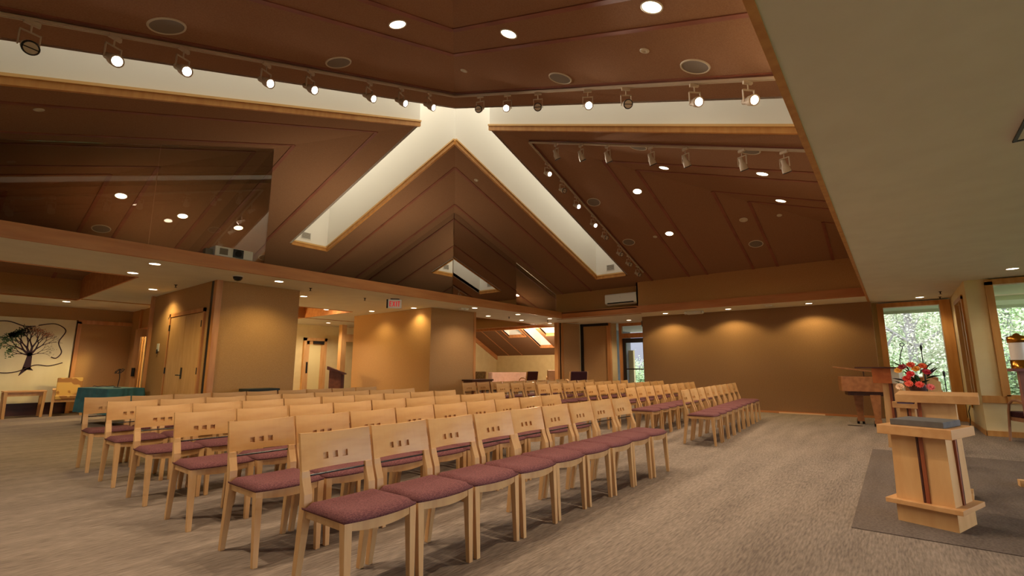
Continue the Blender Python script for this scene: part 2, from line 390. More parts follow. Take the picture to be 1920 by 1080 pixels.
for (b0, b1, ae, as_) in holes:
    for bb_ in (b0-.03, b1): sw.prismv([(as_, bb_, zs(as_)), (ae, bb_, zs(ae)), (ae, bb_, zs(ae)+.8), (as_, bb_, zs(as_)+.8)], (0, .03, 0))
    sw.box(ae, ae+.03, b0, b1, zs(ae), zs(ae)+.8)
    st.prismv([(ae-.02, b0-.04, zs(ae)-.05), (ae-.02, b1+.04, zs(ae)-.05), (ae-.02, b1+.04, zs(ae)+.1), (ae-.02, b0-.04, zs(ae)+.1)], (.03, 0, 0))
    for bb_ in (b0-.035, b1+.0): st.prismv([(as_, bb_, zs(as_)-.03), (ae, bb_, zs(ae)-.03), (ae, bb_, zs(ae)+.07), (as_, bb_, zs(as_)+.07)], (0, .035, 0))
    sg.prismv([(as_, b0, zs(as_)+.8), (ae+.02, b0, zs(ae)+.8), (ae+.02, b1, zs(ae)+.8), (as_, b1, zs(as_)+.8)], (0, 0, .02))
st.prismv([(17.0, 16.84, zs(17.0)-.22), (20, 16.84, zs(20)-.22), (20, 16.84, zs(20)), (17.0, 16.84, zs(17.0))], (0, .06, 0))
for bb_ in (15.1, 16.0, 10.6): st.prismv([(17.0, bb_, zs(17.0)-.015), (20, bb_, zs(20)-.015), (20, bb_, zs(20)+.01), (17.0, bb_, zs(17.0)+.01)], (0, .05, 0))
S('wall_alcove_wells', sw, well_m); S('trim_15', st, fir); S('window_30', sg, mat('alcove_skylight', (232, 240, 236), .5, emit=.55))
S('wall_alcove_header', MB().box(17.0, 17.05, 9.3, 17, 3.1, 4.4), cream)
# window walls on the right
S('wall_window_far', MB().box(14.65, 14.8, .16, .34, .42, H).box(14.65, 14.8, -1.14, .34, 0, .42).box(14.45, 14.65, .3, .34, 0, H), cream)
# window 1 frame
f1 = MB(); f1.box(14.56, 14.78, .08, .20, .40, H-.03).box(14.52, 14.8, -1.13, -.94, 0, H-.03).box(14.56, 14.78, -.95, .09, 2.585, H-.03).box(14.56, 14.78, -.95, .09, .36, .44)
fr1 = S('trim_16', f1, jamb)
S('window_1', MB().box(14.68, 14.69, -.95, .09, .44, 2.585), winglass)
# return wall between the two window planes, with its tall narrow window and shutters
S('wall_return', MB().box(11.8, 12.35, -1.26, -1.14, 0, H).box(13.55, 14.65, -1.26, -1.14, 0, H).box(12.35, 13.55, -1.26, -1.14, 2.45, H).box(12.35, 13.55, -1.26, -1.14, 0, .55), cream)
f2 = MB(); f2.box(12.28, 12.36, -1.28, -1.11, .5, 2.5).box(13.53, 13.62, -1.28, -1.11, .5, 2.5).box(12.28, 13.62, -1.28, -1.11, 2.44, 2.52).box(12.28, 13.62, -1.28, -1.11, .5, .57).box(12.92, 12.97, -1.22, -1.13, .55, 2.46).box(11.8, 14.55, -1.13, -1.12, 0, .09)
S('trim_17', f2, jamb)
S('window_2', MB().box(12.36, 13.54, -1.2, -1.19, .57, 2.45), winglass)
# window wall 2
S('wall_window_near', MB().box(11.803, 11.92, -1.47, -1.2, 0, H).box(11.803, 11.92, -6.5, -1.47, 0, .58).box(11.803, 11.92, -6.5, -5.2, .58, H), cream)
f3 = MB(); f3.box(11.74, 11.92, -1.50, -1.40, .68, H-.06).box(11.74, 11.92, -5.2, -1.45, .56, .70).box(11.74, 11.92, -5.2, -1.40, 2.6, H-.02).box(11.755, 11.8, -1.5, -1.14, .56, .68).box(11.77, 11.8, -6.5, -1.14, 0, .09).box(11.74, 11.92, -3.4, -3.3, .7, 2.6)
S('trim_18', f3, jamb)
S('window_3', MB().box(11.85, 11.86, -5.2, -1.5, .7, 2.6), winglass)
# bema side wall with big unseen windows added for daylight (behind and right of the camera)
S('wall_bema', MB().box(-4, 11.9, -6.5, -6.4, 0, .6).box(-4, 11.9, -6.5, -6.4, 2.5, H).box(-4, -1, -6.5, -6.4, .6, 2.5).box(4.0, 4.6, -6.5, -6.4, .6, 2.5).box(9.6, 11.9, -6.5, -6.4, .6, 2.5), cream)
S('window_4', MB().box(-1, 4.0, -6.45, -6.44, .6, 2.5), winglass); S('window_5', MB().box(4.6, 9.6, -6.45, -6.44, .6, 2.5), winglass)
# baseboards
S('baseboard_right', MB().box(AW-.012, AW, .4, 6.0, 0, .05), fir_y)
S('baseboard_back', MB().box(-4, 16.8, BACK-.02, BACK, 0, .1), fir)
# left end: brown panelled bay and side wall with doors
S('wall_back_panel', MB().box(2.82, 3.9, BACK-.1, BACK-.02, .05, 2.32).box(-4, 4.0, BACK-.05, BACK-.005, 2.38, H), fabric_wall)
S('baseboard_mural', MB().box(-4, 2.74, BACK-.06, BACK-.021, 0, .30), darkwood)
S('trim_19', MB().box(2.74, 2.82, BACK-.14, BACK-.02, 0, 2.36).box(2.74, 4.0, BACK-.14, BACK-.02, 2.3, 2.4), fir_v)
S('wall_left_side', MB().box(3.9, 4.0, 12.8, 13.6, 0, H).box(3.9, 4.0, 15.9, BACK, 0, H).box(3.9, 4.0, 13.6, 15.9, 2.12, H).box(3.9, 4.88, 12.79, 12.83, 0, H), fabric_wall)
S('trim_20', MB().box(3.86, 4.02, 13.5, 13.62, 0, H).box(3.86, 4.02, 15.9, 16.02, 0, H).box(3.86, 4.02, 13.6, 15.9, 2.1, 2.2).box(3.26, 3.4, 12.74, 12.84, 0, H), fir_v)

# ------------------------------------------------------------------ doors
def door_leaf(i, x, y0, y1, m=oak, lever=None):
    d = MB().box(x-.03, x, y0+.006, y1-.006, .01, 2.16).build('door_%d' % i, m); struct(d)
    return d
d1 = door_leaf(1, 3.322, 9.80, 10.64); d2 = door_leaf(2, 3.322, 10.64, 11.48)
MB().tube([(3.29, 10.58, 1.02), (3.24, 10.58, 1.02), (3.24, 10.70, 1.02)], .011).box(3.28, 3.292, 10.55, 10.61, .95, 1.16).build('door_handle', blackm, d1)
for z in (.3, 1.1, 1.95):
    MB().box(3.27, 3.3, 11.475, 11.5, z-.06, z+.06).build('hinge', blackm, d2); MB().box(3.27, 3.3, 9.78, 9.8, z-.06, z+.06).build('hinge', blackm, d1)
S('trim_21', MB().box(3.28, 3.33, 9.73, 9.79, 0, 2.24).box(3.28, 3.33, 11.49, 11.56, 0, 2.24).box(3.28, 3.33, 9.73, 11.56, 2.17, 2.24), fir_v)
# glazed wooden door in the left bay (standing open) and its partner
for i, (y, rz) in enumerate(((13.64, .5), (15.86, -.35))):
    s = 1 if i == 0 else -1
    d = MB(); d.M = Matrix.Translation((3.95, y, 0)) @ Matrix.Rotation(rz, 4, 'Z')
    d.box(-.02, .02, 0, s*.16, .01, 2.08).box(-.02, .02, s*.84, s*1.0, .01, 2.08).box(-.02, .02, s*.16, s*.84, 1.9, 2.08).box(-.02, .02, s*.16, s*.84, .01, .35)
    o = S('door_%d' % (3+i), d, fir_v)
    p = MB(); p.M = d.M; p.box(-.006, .006, s*.16, s*.84, .35, 1.9).build('glass_panel', winglass, o)
    p = MB(); p.M = d.M; p.box(-.04, -.02, s*.88, s*.96, .95, 1.15).build('push_plate', blackm, o)
# door in the corridor behind
X0, X1 = 9.02, 9.92
d = S('door_5', MB().box(X0+.1, X0+.22, BACK-.06, BACK-.02, .01, 2.12).box(X1-.22, X1-.1, BACK-.06, BACK-.02, .01, 2.12).box(X0+.1, X1-.1, BACK-.06, BACK-.02, 2.0, 2.12).box(X0+.1, X1-.1, BACK-.06, BACK-.02, .01, .3), oak)
MB().box(X0+.22, X1-.22, BACK-.045, BACK-.035, .3, 2.0).build('glass_panel', mat('frosted_panel', (224, 206, 150), .6), d)
MB().box(X0+.13, X0+.19, BACK-.075, BACK-.06, .95, 1.35).build('push_plate', blackm, d)
MB().box(X1-.55, X1-.16, BACK-.14, BACK-.06, 2.02, 2.12).build('door_closer', blackm, d)
S('trim_22', MB().box(X0, X0+.1, BACK-.09, BACK, 0, 2.24).box(X1-.1, X1, BACK-.09, BACK, 0, 2.24).box(X0, X1, BACK-.09, BACK, 2.13, 2.24), oak)
S('trim_23', MB().box(9.95, 10.15, 15.9, 16.1, 0, H).box(10.15, 12.4, 15.9, 16.05, 2.1, 2.38), oak)
# far dark aluminium door with glass, transom and side light
dk = mat('dark_bronze', (34, 26, 24), .4)
d = S('door_6', MB().box(15.93, 15.98, 7.44, 7.56, 0, 2.18).box(15.93, 15.98, 6.72, 6.80, 0, 2.18).box(15.93, 15.98, 6.8, 7.44, 2.02, 2.18).box(15.93, 15.98, 6.8, 7.44, 0, .2), dk)
MB().box(15.95, 15.96, 6.8, 7.44, .2, 2.02).build('glass_panel', winglass, d)
MB().box(15.88, 15.92, 6.8, 7.44, 1.08, 1.12).build('push_bar', dk, d)
S('window_6', MB().box(15.95, 15.96, 6.75, 7.56, 2.36, H-.1), winglass)
S('window_7', MB().box(15.9, 15.91, 7.66, 7.85, .3, 2.6), winglass)

# ------------------------------------------------------------------ chairs
def make_chair():
    t = thing('side_chair', '', 'chair')
    # local: faces -Y, x across; 0.45 wide
    hw = .2225
    for sx in (-1, 1):
        x = sx*.2
        MB().taper((sx*.197, -.222, 0), (x, -.2, .425), .015, .015, .022, .023).build('leg', maple_leg, t, bevel=.003)
        m = MB(); q = lambda z, y, a, b: [(x-a, y-b, z), (x+a, y-b, z), (x+a, y+b, z), (x-a, y+b, z)]
        m.loft([q(0, .235, .015, .017), q(.42, .175, .023, .026), q(.50, .178, .024, .023), q(.58, .2, .0245, .013), q(.613, .206, .0225, .011)]); m.build('leg', maple_leg, t, bevel=.003)
    # seat frame: bowed front rail, side rails, rear rail
    def bow(x): return -.205 - .035*(1-(x/hw)**2)
    n = 8; xs = [-.185 + .37*i/n for i in range(n+1)]
    m = MB(); rings = []
    for x in xs:
        y = bow(x); drop = .012*(1-(x/.185)**2)
        rings.append([(x, y, .385-drop), (x, y+.02, .385-drop), (x, y+.02, .43), (x, y, .43)])
    m.loft(rings); m.box(-.21, -.19, -.2, .17, .385, .43).box(.19, .21, -.2, .17, .385, .43).box(-.18, .18, .165, .185, .385, .43)
    m.build('seat_frame', maple_leg, t)
    # upholstered seat, bowed and crowned
    m = MB(); nx, ny = 12, 10; hs = .226
    def top(i, j):
        u = -1+2*i/nx; v = j/ny; x = u*hs
        yf = bow(x*.98)-.015; yb = .17; y = yf+(yb-yf)*v
        e = min(1, (1-abs(u))*7)**.5 * min(1, min(v, 1-v)*8+.0)**.5
        return (x, y, .437 + .028*e - .008*(1-u*u)*math.sin(PI*v))
    vs = [top(i, j) for i in range(nx+1) for j in range(ny+1)]; fs = [(i*(ny+1)+j, (i+1)*(ny+1)+j, (i+1)*(ny+1)+j+1, i*(ny+1)+j+1) for i in range(nx) for j in range(ny)]
    nb = len(vs); bot = [(x*.985, y, .425) for x, y, z in vs]
    rim = [i*(ny+1) for i in range(nx+1)] + [nx*(ny+1)+j for j in range(1, ny+1)] + [i*(ny+1)+ny for i in range(nx-1, -1, -1)] + [j for j in range(ny-1, 0, -1)]
    m.add(vs + [bot[k] for k in rim], fs + [(rim[k], rim[(k+1) % len(rim)], nb+(k+1) % len(rim), nb+k) for k in range(len(rim))] + [tuple(nb+k for k in range(len(rim)))], True)
    m.build('seat', plum, t)
    # curved back panel with three square recesses
    z0, z1 = .612, .808; xh = .2225
    xb = [-xh, -.16, -.115, -.0725, -.0475, -.012, .012, .0475, .0725, .115, .16, xh]
    xb = [-xh, -.17, -.12, -.079, -.045, -.017, .017, .045, .079, .12, .17, xh]
    zb = [z0, .655, .690, .75, z1]
    def pt(x, z, side):
        k = (z-z0)/(z1-z0); y = .195 + .045*k + .032*(1-(x/xh)**2) + (.022 if side else 0)
        zz = z + (.0 if z < z1 else -.010*(1-(x/xh)**2)) - (.0 if z > z0 else .0)
        return (x, y, zz)
    m = MB(); vs = []; fs = []; idx = {}
    for s_ in (0, 1):
        for i, x in enumerate(xb):
            for j, z in enumerate(zb): idx[(s_, i, j)] = len(vs); vs.append(pt(x, z, s_))
    nx, nz = len(xb)-1, len(zb)-1; rec = {(3, 1), (5, 1), (7, 1)}
    for s_ in (0, 1):
        for i in range(nx):
            for j in range(nz):
                q = [idx[(s_, i, j)], idx[(s_, i+1, j)], idx[(s_, i+1, j+1)], idx[(s_, i, j+1)]]
                if (i, j) in rec:
                    dy = .016 if s_ == 0 else -.003
                    n0 = len(vs); vs += [(vs[k][0], vs[k][1]+dy, vs[k][2]) for k in q]
                    r = [n0, n0+1, n0+2, n0+3]; fs.append(r if s_ else r[::-1])
                    for a_ in range(4): b_ = (a_+1) % 4; fs.append([q[a_], q[b_], r[b_], r[a_]])
                else: fs.append(q)
    for i in range(nx):
        for j in (0, nz): fs.append([idx[(0, i, j)], idx[(0, i+1, j)], idx[(1, i+1, j)], idx[(1, i, j)]])
    for j in range(nz):
        for i in (0, nx): fs.append([idx[(0, i, j)], idx[(0, i, j+1)], idx[(1, i, j+1)], idx[(1, i, j)]])
    m.add(vs, [tuple(f) for f in fs]); m.build('backrest', maple, t)
    MB().tube([(-.185, .206, .585), (.185, .206, .585)], .006, 6).build('crossbar', mat('black_rod', (30, 28, 28), .25), t)
    return t
chair = make_chair(); CK = kids_of(chair); used = False
ENDN = ['nearest the camera', 'second from the near end', 'third from the near end', 'fourth from the near end', 'fifth and middle one', 'fourth from the far end', 'third from the far end', 'second from the far end', 'at the far end']
ROWN = ['front', 'second', 'third', 'fourth', 'fifth', 'last']
def put_chair(x, y, rz, label, group):
    global used
    if not used: c = chair; used = True
    else: c, _ = clone(chair, CK)
    c.location = (x, y, 0); c.rotation_euler = (0, 0, rz); c['label'] = label; c['group'] = group
rows_left = [(1.40, 2.37), (1.40, 3.31), (1.40, 4.33), (1.40, 5.36), (1.40, 6.36), (1.40, 7.44)]
for r, (xs, yc) in enumerate(rows_left):
    for k in range(9):
        put_chair(xs + .235 + .467*k + random.uniform(-.004, .004), yc + .006*k*(r == 1) + random.uniform(-.008, .008), random.uniform(-.012, .012),
                  'plum-seated maple chair, %s, %s row, near block' % (ENDN[k], ROWN[r]), 'chairs of the near block, %s row' % ROWN[r])
rows_right = [(7.66, 2.44, .06), (7.9, 3.5, .05), (8.45, 4.6, .03), (8.4, 5.75, .0), (8.25, 6.75, 0), (8.2, 7.75, 0)]
for r, (xs, yc, yw) in enumerate(rows_right):
    for k in range(9):
        s = .24 + .5*k
        put_chair(xs + s*math.cos(yw), yc + s*math.sin(yw) + random.uniform(-.01, .01), yw + random.uniform(-.015, .015),
                  'plum-seated maple chair, %s, %s row, far block' % (ENDN[k], ROWN[r]), 'chairs of the far block, %s row' % ROWN[r])

# ------------------------------------------------------------------ recessed downlights, speakers, sprinklers
def slope_frame(a, b):
    "matrix whose +Z is the inward (downward) normal at this point of the vault"
    u, v = a-A0, b-B0
    g = Vector((-T*math.copysign(1, u), 0, 0)) if abs(u) > abs(v) else Vector((0, -T*math.copysign(1, v), 0))
    n = Vector((g.x, g.y, -1)).normalized()
    q = n.to_track_quat('Z', 'Y')
    return Vector((a, b, zc(a, b))), q
def make_downlight(name, r):
    t = thing(name, '', 'ceiling light')
    MB().lathe([(r*.84, .0), (r*.86, .008), (r, .008), (r, -.0)], 28, cap=False).build('trim_ring', ringw, t)
    MB().lathe([(r*.85, .004), (r*.8, .005), (.001, .005)], 28, cap=False).build('lens', lamp_on, t)
    return t
dl = make_downlight('downlight', .1); DK = kids_of(dl); dused = False
def put_downlight(p, q, label, group, power, aim=(0,0,-1), spot=2.2, blend=.7, size=.06, scale=1.0):
    global dused
    if not dused: c = dl; dused = True
    else: c, _ = clone(dl, DK)
    c.location = p; c.rotation_mode = 'QUATERNION'; c.rotation_quaternion = q; c.scale = (scale,)*3
    c['label'] = label; c['group'] = group
    n = q @ Vector((0, 0, 1))
    if power: light('bulb', 'SPOT', Vector(p) + n*.02, power, color=GOLD if 'wash' in group or 'block' in label or 'doors' in label or 'dome' in label else WARM, aim=aim, spot=spot, blend=blend, size=size)
QD = Vector((0,0,-1)).to_track_quat('Z', 'Y')
vl = [(2.87, 3.86, 'upper left, beside the left track lights'), (3.73, 3.0, 'top centre, just right of the ceiling hip line'), (3.68, 1.35, 'top edge, largest and nearest of all'),
      (8.36, 3.0, 'below the right-hand row of unlit spots, nearer the skylight'), (8.36, 1.38, 'below the right-hand row of unlit spots, beside the white ceiling'),
      (9.23, 3.91, 'right slope, left of the twin battens, upper one'), (10.9, 3.87, 'right slope, left of the twin battens, lower one'), (10.0, 1.38, 'right slope, between the far battens'),
      (2.13, 10.98, 'behind the left glass, brightest one'), (3.2, 11.2, 'behind the left glass, near the projector'), (9.94, 10.91, 'in the glazed triangle below the chevron peak')]
for a, b, l in vl:
    p, q = slope_frame(a, b); put_downlight(p, q, 'added unseen vault fill light, ' + l, 'vault downlights', P_VAULT if b < 9 else P_VAULT*.5, spot=2.0)
p, q = slope_frame(12.9, 10.0); put_downlight(p, q, 'round recessed light in the brown vault, low in the glazed corner', 'vault downlights', P_VAULT*.3)
sl_ = [(2.19, 8.66, 'under the beam, left of the dome camera, front one of two'), (2.19, 9.79, 'left of the dome camera, rear one of two'), (2.95, 11.58, 'before the wooden double doors'), (4.09, 8.68, 'just right of the dome camera'),
       (5.33, 10.11, 'beside the corner of the tan wall block'), (2.25, 15.39, 'behind the tray ceiling, above the armchair'), (6.99, 11.99, 'in the corridor soffit'), (7.985, 11.34, 'before the middle tan block, further one'), (8.24, 9.85, 'before the middle tan block, by the exit sign'),
       (9.24, 8.58, 'right of the exit sign by the smoke alarm'), (10.97, 9.62, 'beside the alcove, first'), (11.18, 8.63, 'under the beam before the alcove'), (12.67, 9.63, 'before the alcove beam'), (12.82, 8.59, 'under the beam by the far posts'), (14.24, 9.54, 'furthest one by the posts'),
       (14.9, 6.81, 'before the dark glass door'), (12.45+1.55, -.6, 'right of the near window head'), (10.79, -1.63, 'before the big right window, beside the frame')]
for a, b, l in sl_:
    P_ = P_SOFFIT if b < 11 else P_SOFFIT*2.0
    if a > 12: P_ = P_SOFFIT*1.7
    if (a, b) in ((2.95, 11.58), (7.985, 11.34), (8.24, 9.85), (9.24, 8.58), (4.09, 8.68)): P_ = P_WASH*1.0
    if (a, b) in ((7.985, 11.34), (8.24, 9.85)): P_ = P_WASH*.6
    if b < 0: P_ = P_SOFFIT*.5
    put_downlight((a, b, H-.001), QD, 'recessed soffit light, ' + l, 'soffit downlights', P_, spot=2.35, scale=.85)
for a, b, l in ((13.67, 5.1, 'above the far chairs'), (13.67, 3.37, 'over the middle of the tan wall'), (13.67, 1.5, 'next to the piano corner')):
    put_downlight((a, b, H-.001), QD, 'wall-washing light under the far beam, ' + l, 'wall washers at the far wall', P_WASH, spot=2.4, blend=.4, scale=.85)
for a, b, l in ((6.1, 13.4, 'inside the corridor tray'), (7.3, 12.6, 'at the right end of the corridor tray')):
    put_downlight((a, b, H+.498), QD, 'round recessed light ' + l, 'corridor tray lights', P_SOFFIT, spot=2.4, scale=.85)
put_downlight((9.2, 15.6, H-.001), QD, 'round recessed light over the corridor door', 'soffit downlights', P_SOFFIT*2.4, spot=2.7, scale=.85)
for a, b, l in ((-.4, 10.9, 'in the left tray, nearer the beam'), (-.4, 13.6, 'in the left tray, further back')):  # unseen fill lights added to brighten the left side
    put_downlight((a, b, H+.498), QD, 'unseen added fill light ' + l, 'added left tray fill lights', P_SOFFIT*2.6, spot=2.4, scale=.85)
for a, b, l in ((.45, 3.6, 'left of the frame, above the first row ends'), (-.6, 5.6, 'left of the frame, past the track')):  # two more added fill lights, out of view, for the left carpet
    p, q = slope_frame(a, b); put_downlight(p, q, 'added unseen vault fill light, ' + l, 'vault downlights', P_VAULT*1.1, spot=2.2)
l = light('added_uplight', 'AREA', (6.1, BB+.24, ZB+.03), 19, aim=(0, .45, 1)); l.data.shape = 'RECTANGLE'; l.data.size = 4.0; l.data.size_y = .1  # guessed uplight added for the ceiling glow above the ledge, no fitting
light('alcove_fill', 'POINT', (17.2, 12.4, 2.45), 105, size=.15); light('hall_fill', 'POINT', (4.55, 14.8, 2.2), 110, color=GOLD, size=.1)  # unseen fill lights added to brighten the alcove and the left bay
# speakers
def make_speaker():
    t = thing('ceiling_speaker', '', 'speaker')
    MB().lathe([(.135, 0), (.137, .01), (.15, .012), (.155, 0)], 32, cap=False).build('rim', ringw, t)
    MB().lathe([(.136, .006), (.1, .009), (.001, .01)], 32, cap=False).build('grille', grille_m, t)
    return t
sp = make_speaker(); SK = kids_of(sp)
sps = [(1.11, 4.92, 'above the left track, far left'), (2.83, 4.94, 'above the left track, middle'), (4.79, 3.0, 'above the right track, near the hip line'), (4.76, 1.32, 'above the right track, far right'),
       (7.27, 3.03, 'under the row of unlit spots, left one'), (7.27, 1.34, 'under the row of unlit spots, right one'), (9.24, 4.96, 'beside the descending track, upper'), (10.96, 4.93, 'beside the descending track, lower'), (11.86, 2.22, 'low on the right slope'), (2.13, 12.2, 'behind the left glass')]
for i, (a, b, l) in enumerate(sps):
    c = sp if i == 0 else clone(sp, SK)[0]
    p, q = slope_frame(a, b); c.location = p; c.rotation_mode = 'QUATERNION'; c.rotation_quaternion = q
    c['label'] = 'round grey ceiling speaker ' + l; c['group'] = 'ceiling speakers'
for i, (a, b, l) in enumerate([(10.87, 2.235, 'on the right slope above the speaker'), (10.93, 1.56, 'on the right slope beside the last light'), (4.36, 1.70, 'above the right track'), (4.38, 4.33, 'right of the hip line'), (10.93, 4.23, 'between the track and the lower light'), (.6, 7.41, 'far left under the skylight slot'), (7.62, 7.08, 'near the top of the chevron panel')]):
    p, q = slope_frame(a, b); t = thing('fire_sprinkler', 'small round sprinkler cap ' + l, 'sprinkler', group='sprinkler caps')
    t.location = p; t.rotation_mode = 'QUATERNION'; t.rotation_quaternion = q; r = .085 if i == 0 else .05
    MB().lathe([(r, 0), (r, .006), (r*.55, .012), (r*.5, .004), (.001, .004)], 20, cap=False).build('cap', ringw, t)
for i, (a, b, l) in enumerate([(3.05, 10.6, 'left of the wall block corner'), (4.85, 8.95, 'right of the dome camera'), (6.35, 9.3, 'left of the exit sign'), (11.6, 9.3, 'before the alcove'), (13.3, 9.0, 'by the far posts'), (13.2, -.9, 'above the near window'), (14.2, -.95, 'beside the window head')]):
    t = thing('fire_sprinkler', 'small pendant sprinkler head in the white soffit ' + l, 'sprinkler', (a, b, H), group='pendant sprinkler heads')
    MB().lathe([(.03, 0), (.03, -.006), (.012, -.01), (.008, -.05), (.024, -.055), (.024, -.058)], 12).build('body', blackm, t)

# ------------------------------------------------------------------ track lights
def rail(name, p, q, label):
    p, q = Vector(p), Vector(q); d = (q-p); L_ = d.length
    m = MB(); m.M = Matrix.Translation(p) @ d.to_track_quat('X', 'Z').to_matrix().to_4x4()
    m.box(0, L_, -.018, -.006, -.03, .0).box(0, L_, .006, .018, -.03, 0).box(0, L_, -.018, .018, -.006, .0)
    return tag(m.build(name, trackw), label, 'track', 'lighting tracks')
D = 1.03; E_ = .03
ctr = (A0-D, B0-D, zc(A0-D, B0-D)-E_)
rail('lighting_track', ctr, (A0-D-5.6, B0-D, ZM-T*(D+5.6)-E_), 'pale lighting track running up the left slope from the hip')
rail('lighting_track', ctr, (A0-D, BE+.1, zc(A0-D, BE+.1)-E_), 'pale lighting track running across the top right slope')
ct2 = (A0+D, B0-D, zc(A0+D, B0-D)-E_)
rail('lighting_track', ct2, (A0+D, BE+.1, zc(A0+D, BE+.1)-E_), 'pale lighting track over the right slope, carrying seven unlit spots')
rail('lighting_track', ct2, (A0+D+5.3, B0-D, zc(A0+D+5.3, B0-D)-E_), 'pale lighting track descending beside the right skylight slot')
def make_spot(on):
    t = thing('track_spotlight', '', 'spotlight')
    MB().box(-.05, .05, -.014, .014, -.035, -.0).tube([(0, 0, -.03), (0, 0, -.10)], .007, 8).build('mount', trackw, t)
    m = MB()                                              # rectangular wire yoke
    for s_ in (-1, 1): m.box(s_*.062-.004, s_*.062+.004, -.009, .009, -.235, -.10)
    m.box(-.066, .066, -.009, .009, -.106, -.098); m.build('yoke', trackw, t)
    # head pivots at z = -.22, its barrel along local -Y... lens at -Y end
    h = MB(); h.lathe([(.02, .10), (.03, .095), (.032, .03), (.05, -.01), (.056, -.075), (.056, -.09), (.05, -.09)], 20, axis='y')
    head = h.build('lamp_housing', trackw, t, loc=(0, 0, -.22))
    rimm = MB().lathe([(.045, -.091), (.056, -.092), (.057, -.08)], 20, axis='y', cap=False).build('lens_ring', trackw if on else blackm, head)
    if on: MB().lathe([(.05, -.088), (.03, -.093), (.001, -.094)], 20, axis='y', cap=False).build('lens', spot_on, head)
    else: MB().lathe([(.05, -.086), (.025, -.075), (.001, -.072)], 20, axis='y', cap=False).box(-.05, .05, -.0925, -.0915, -.004, .004).build('lens', lamp_off, head)
    return t
protos = {True: make_spot(True), False: make_spot(False)}; PK = {k: kids_of(v) for k, v in protos.items()}; pu = {True: False, False: False}
def put_spot(a, b, on, aim, label, group, yaw=0):
    z = zc(a, b) - E_ - .03
    if not pu[on]: c = protos[on]; kids = [x for x, _ in PK[on]]; pu[on] = True
    else: c, kids = clone(protos[on], PK[on])
    aim = Vector(aim).normalized()
    hd = math.atan2(aim.y, aim.x) + PI/2          # local -Y faces the aim
    c.location = (a, b, z); c.rotation_euler = (0, 0, hd)
    el = math.asin(-aim.z)
    for k in kids:
        if k.name.startswith('lamp_housing'): k.rotation_euler = (el, 0, 0)
    c['label'] = label; c['group'] = group
    if on:
        p = Vector((a, b, z-.22)) + aim*.11
        light('bulb', 'SPOT', p, P_TRACK, (1, .84, .66), aim=aim, spot=1.1, blend=.5, size=.05)
T1 = [(4.73, False), (4.22, True), (3.70, True), (2.92, True), (2.41, True), (1.59, True), (1.06, True), (.53, True)]
T1 = [T1[0]] + T1[1:]
for i, (s_, on) in enumerate(T1):
    a = A0-D-s_; put_spot(a, B0-D, on, (.35 if on else .15, -1, -.62), '%s track spot on the left slope, %s from the left frame edge' % ('lit' if on else 'dark unlit', ordn(i)), 'spots on the left slope track')
T2 = [(.57, False), (1.11, True), (1.66, False), (2.44, True), (2.96, False), (3.76, True), (4.29, True)]
for i, (s_, on) in enumerate(T2):
    put_spot(A0-D, B0-D-s_, on, (-.9, -.35 - .1*i, -.62), '%s track spot at top centre right, %s from the ceiling hip line' % ('lit' if on else 'dark unlit', ordn(i)), 'spots on the top right track')
T3 = [.62, 1.15, 1.67, 2.44, 2.98, 3.77, 4.29]
for i, s_ in enumerate(T3):
    put_spot(A0+D, B0-D-s_, False, (.7, -.25, -1.4), 'unlit white spot seen from behind, %s from the left under the right skylight slot' % ordn(i), 'unlit spots under the right slot')
T4 = [(.62, True), (1.18, False), (1.76, True), (2.51, True), (3.05, False), (3.84, False), (4.36, False), (4.91, False)]
for i, (s_, on) in enumerate(T4):
    put_spot(A0+D+s_, B0-D, on, (-.35, -1, -.55), '%s spot on the descending right track, %s from its top' % ('lit' if on else 'unlit black-lensed', ordn(i)), 'spots on the descending track')

# ------------------------------------------------------------------ fittings on ceilings and walls
t = thing('projector', 'white projector with black lens standing on the left beam', 'projector', (3.16, BB+.22, ZB), .0); t.scale = (1.12, 1, 1.15)
MB().prism([(-.26, -.12), (.26, -.12), (.26, .14), (-.26, .14)], .02, .16).build('body', whitep, t, bevel=.012)
MB().box(-.02, .12, -.135, -.119, .03, .15).build('lens_cover', blackm, t); MB().lathe([(.045, -.142), (.045, -.13)], 20, 'y', (.05, 0, .09)).build('lens', lamp_off, t)
MB().box(-.2, -.09, -.123, -.119, .045, .135).build('vent_grille', grille_m, t)
for x in (-.2, .2): MB().lathe([(.015, 0), (.015, .02)], 10, c=(x, -.08, 0)).build('foot', blackm, t)
MB().box(-.36, -.27, -.06, .06, 0, .11).build('bracket', grille_m, t)
t = thing('dome_camera', 'black dome security camera under the left beam', 'security camera', (3.4, 8.72, H))
MB().lathe([(.085, 0), (.085, -.02), (.075, -.02)], 24).build('base', whitep, t)
MB().lathe([(.075, -.02), (.07, -.05), (.045, -.08), (.001, -.092)], 24, cap=False).build('dome', mat('smoked_dome', (12, 14, 20), .08), t)
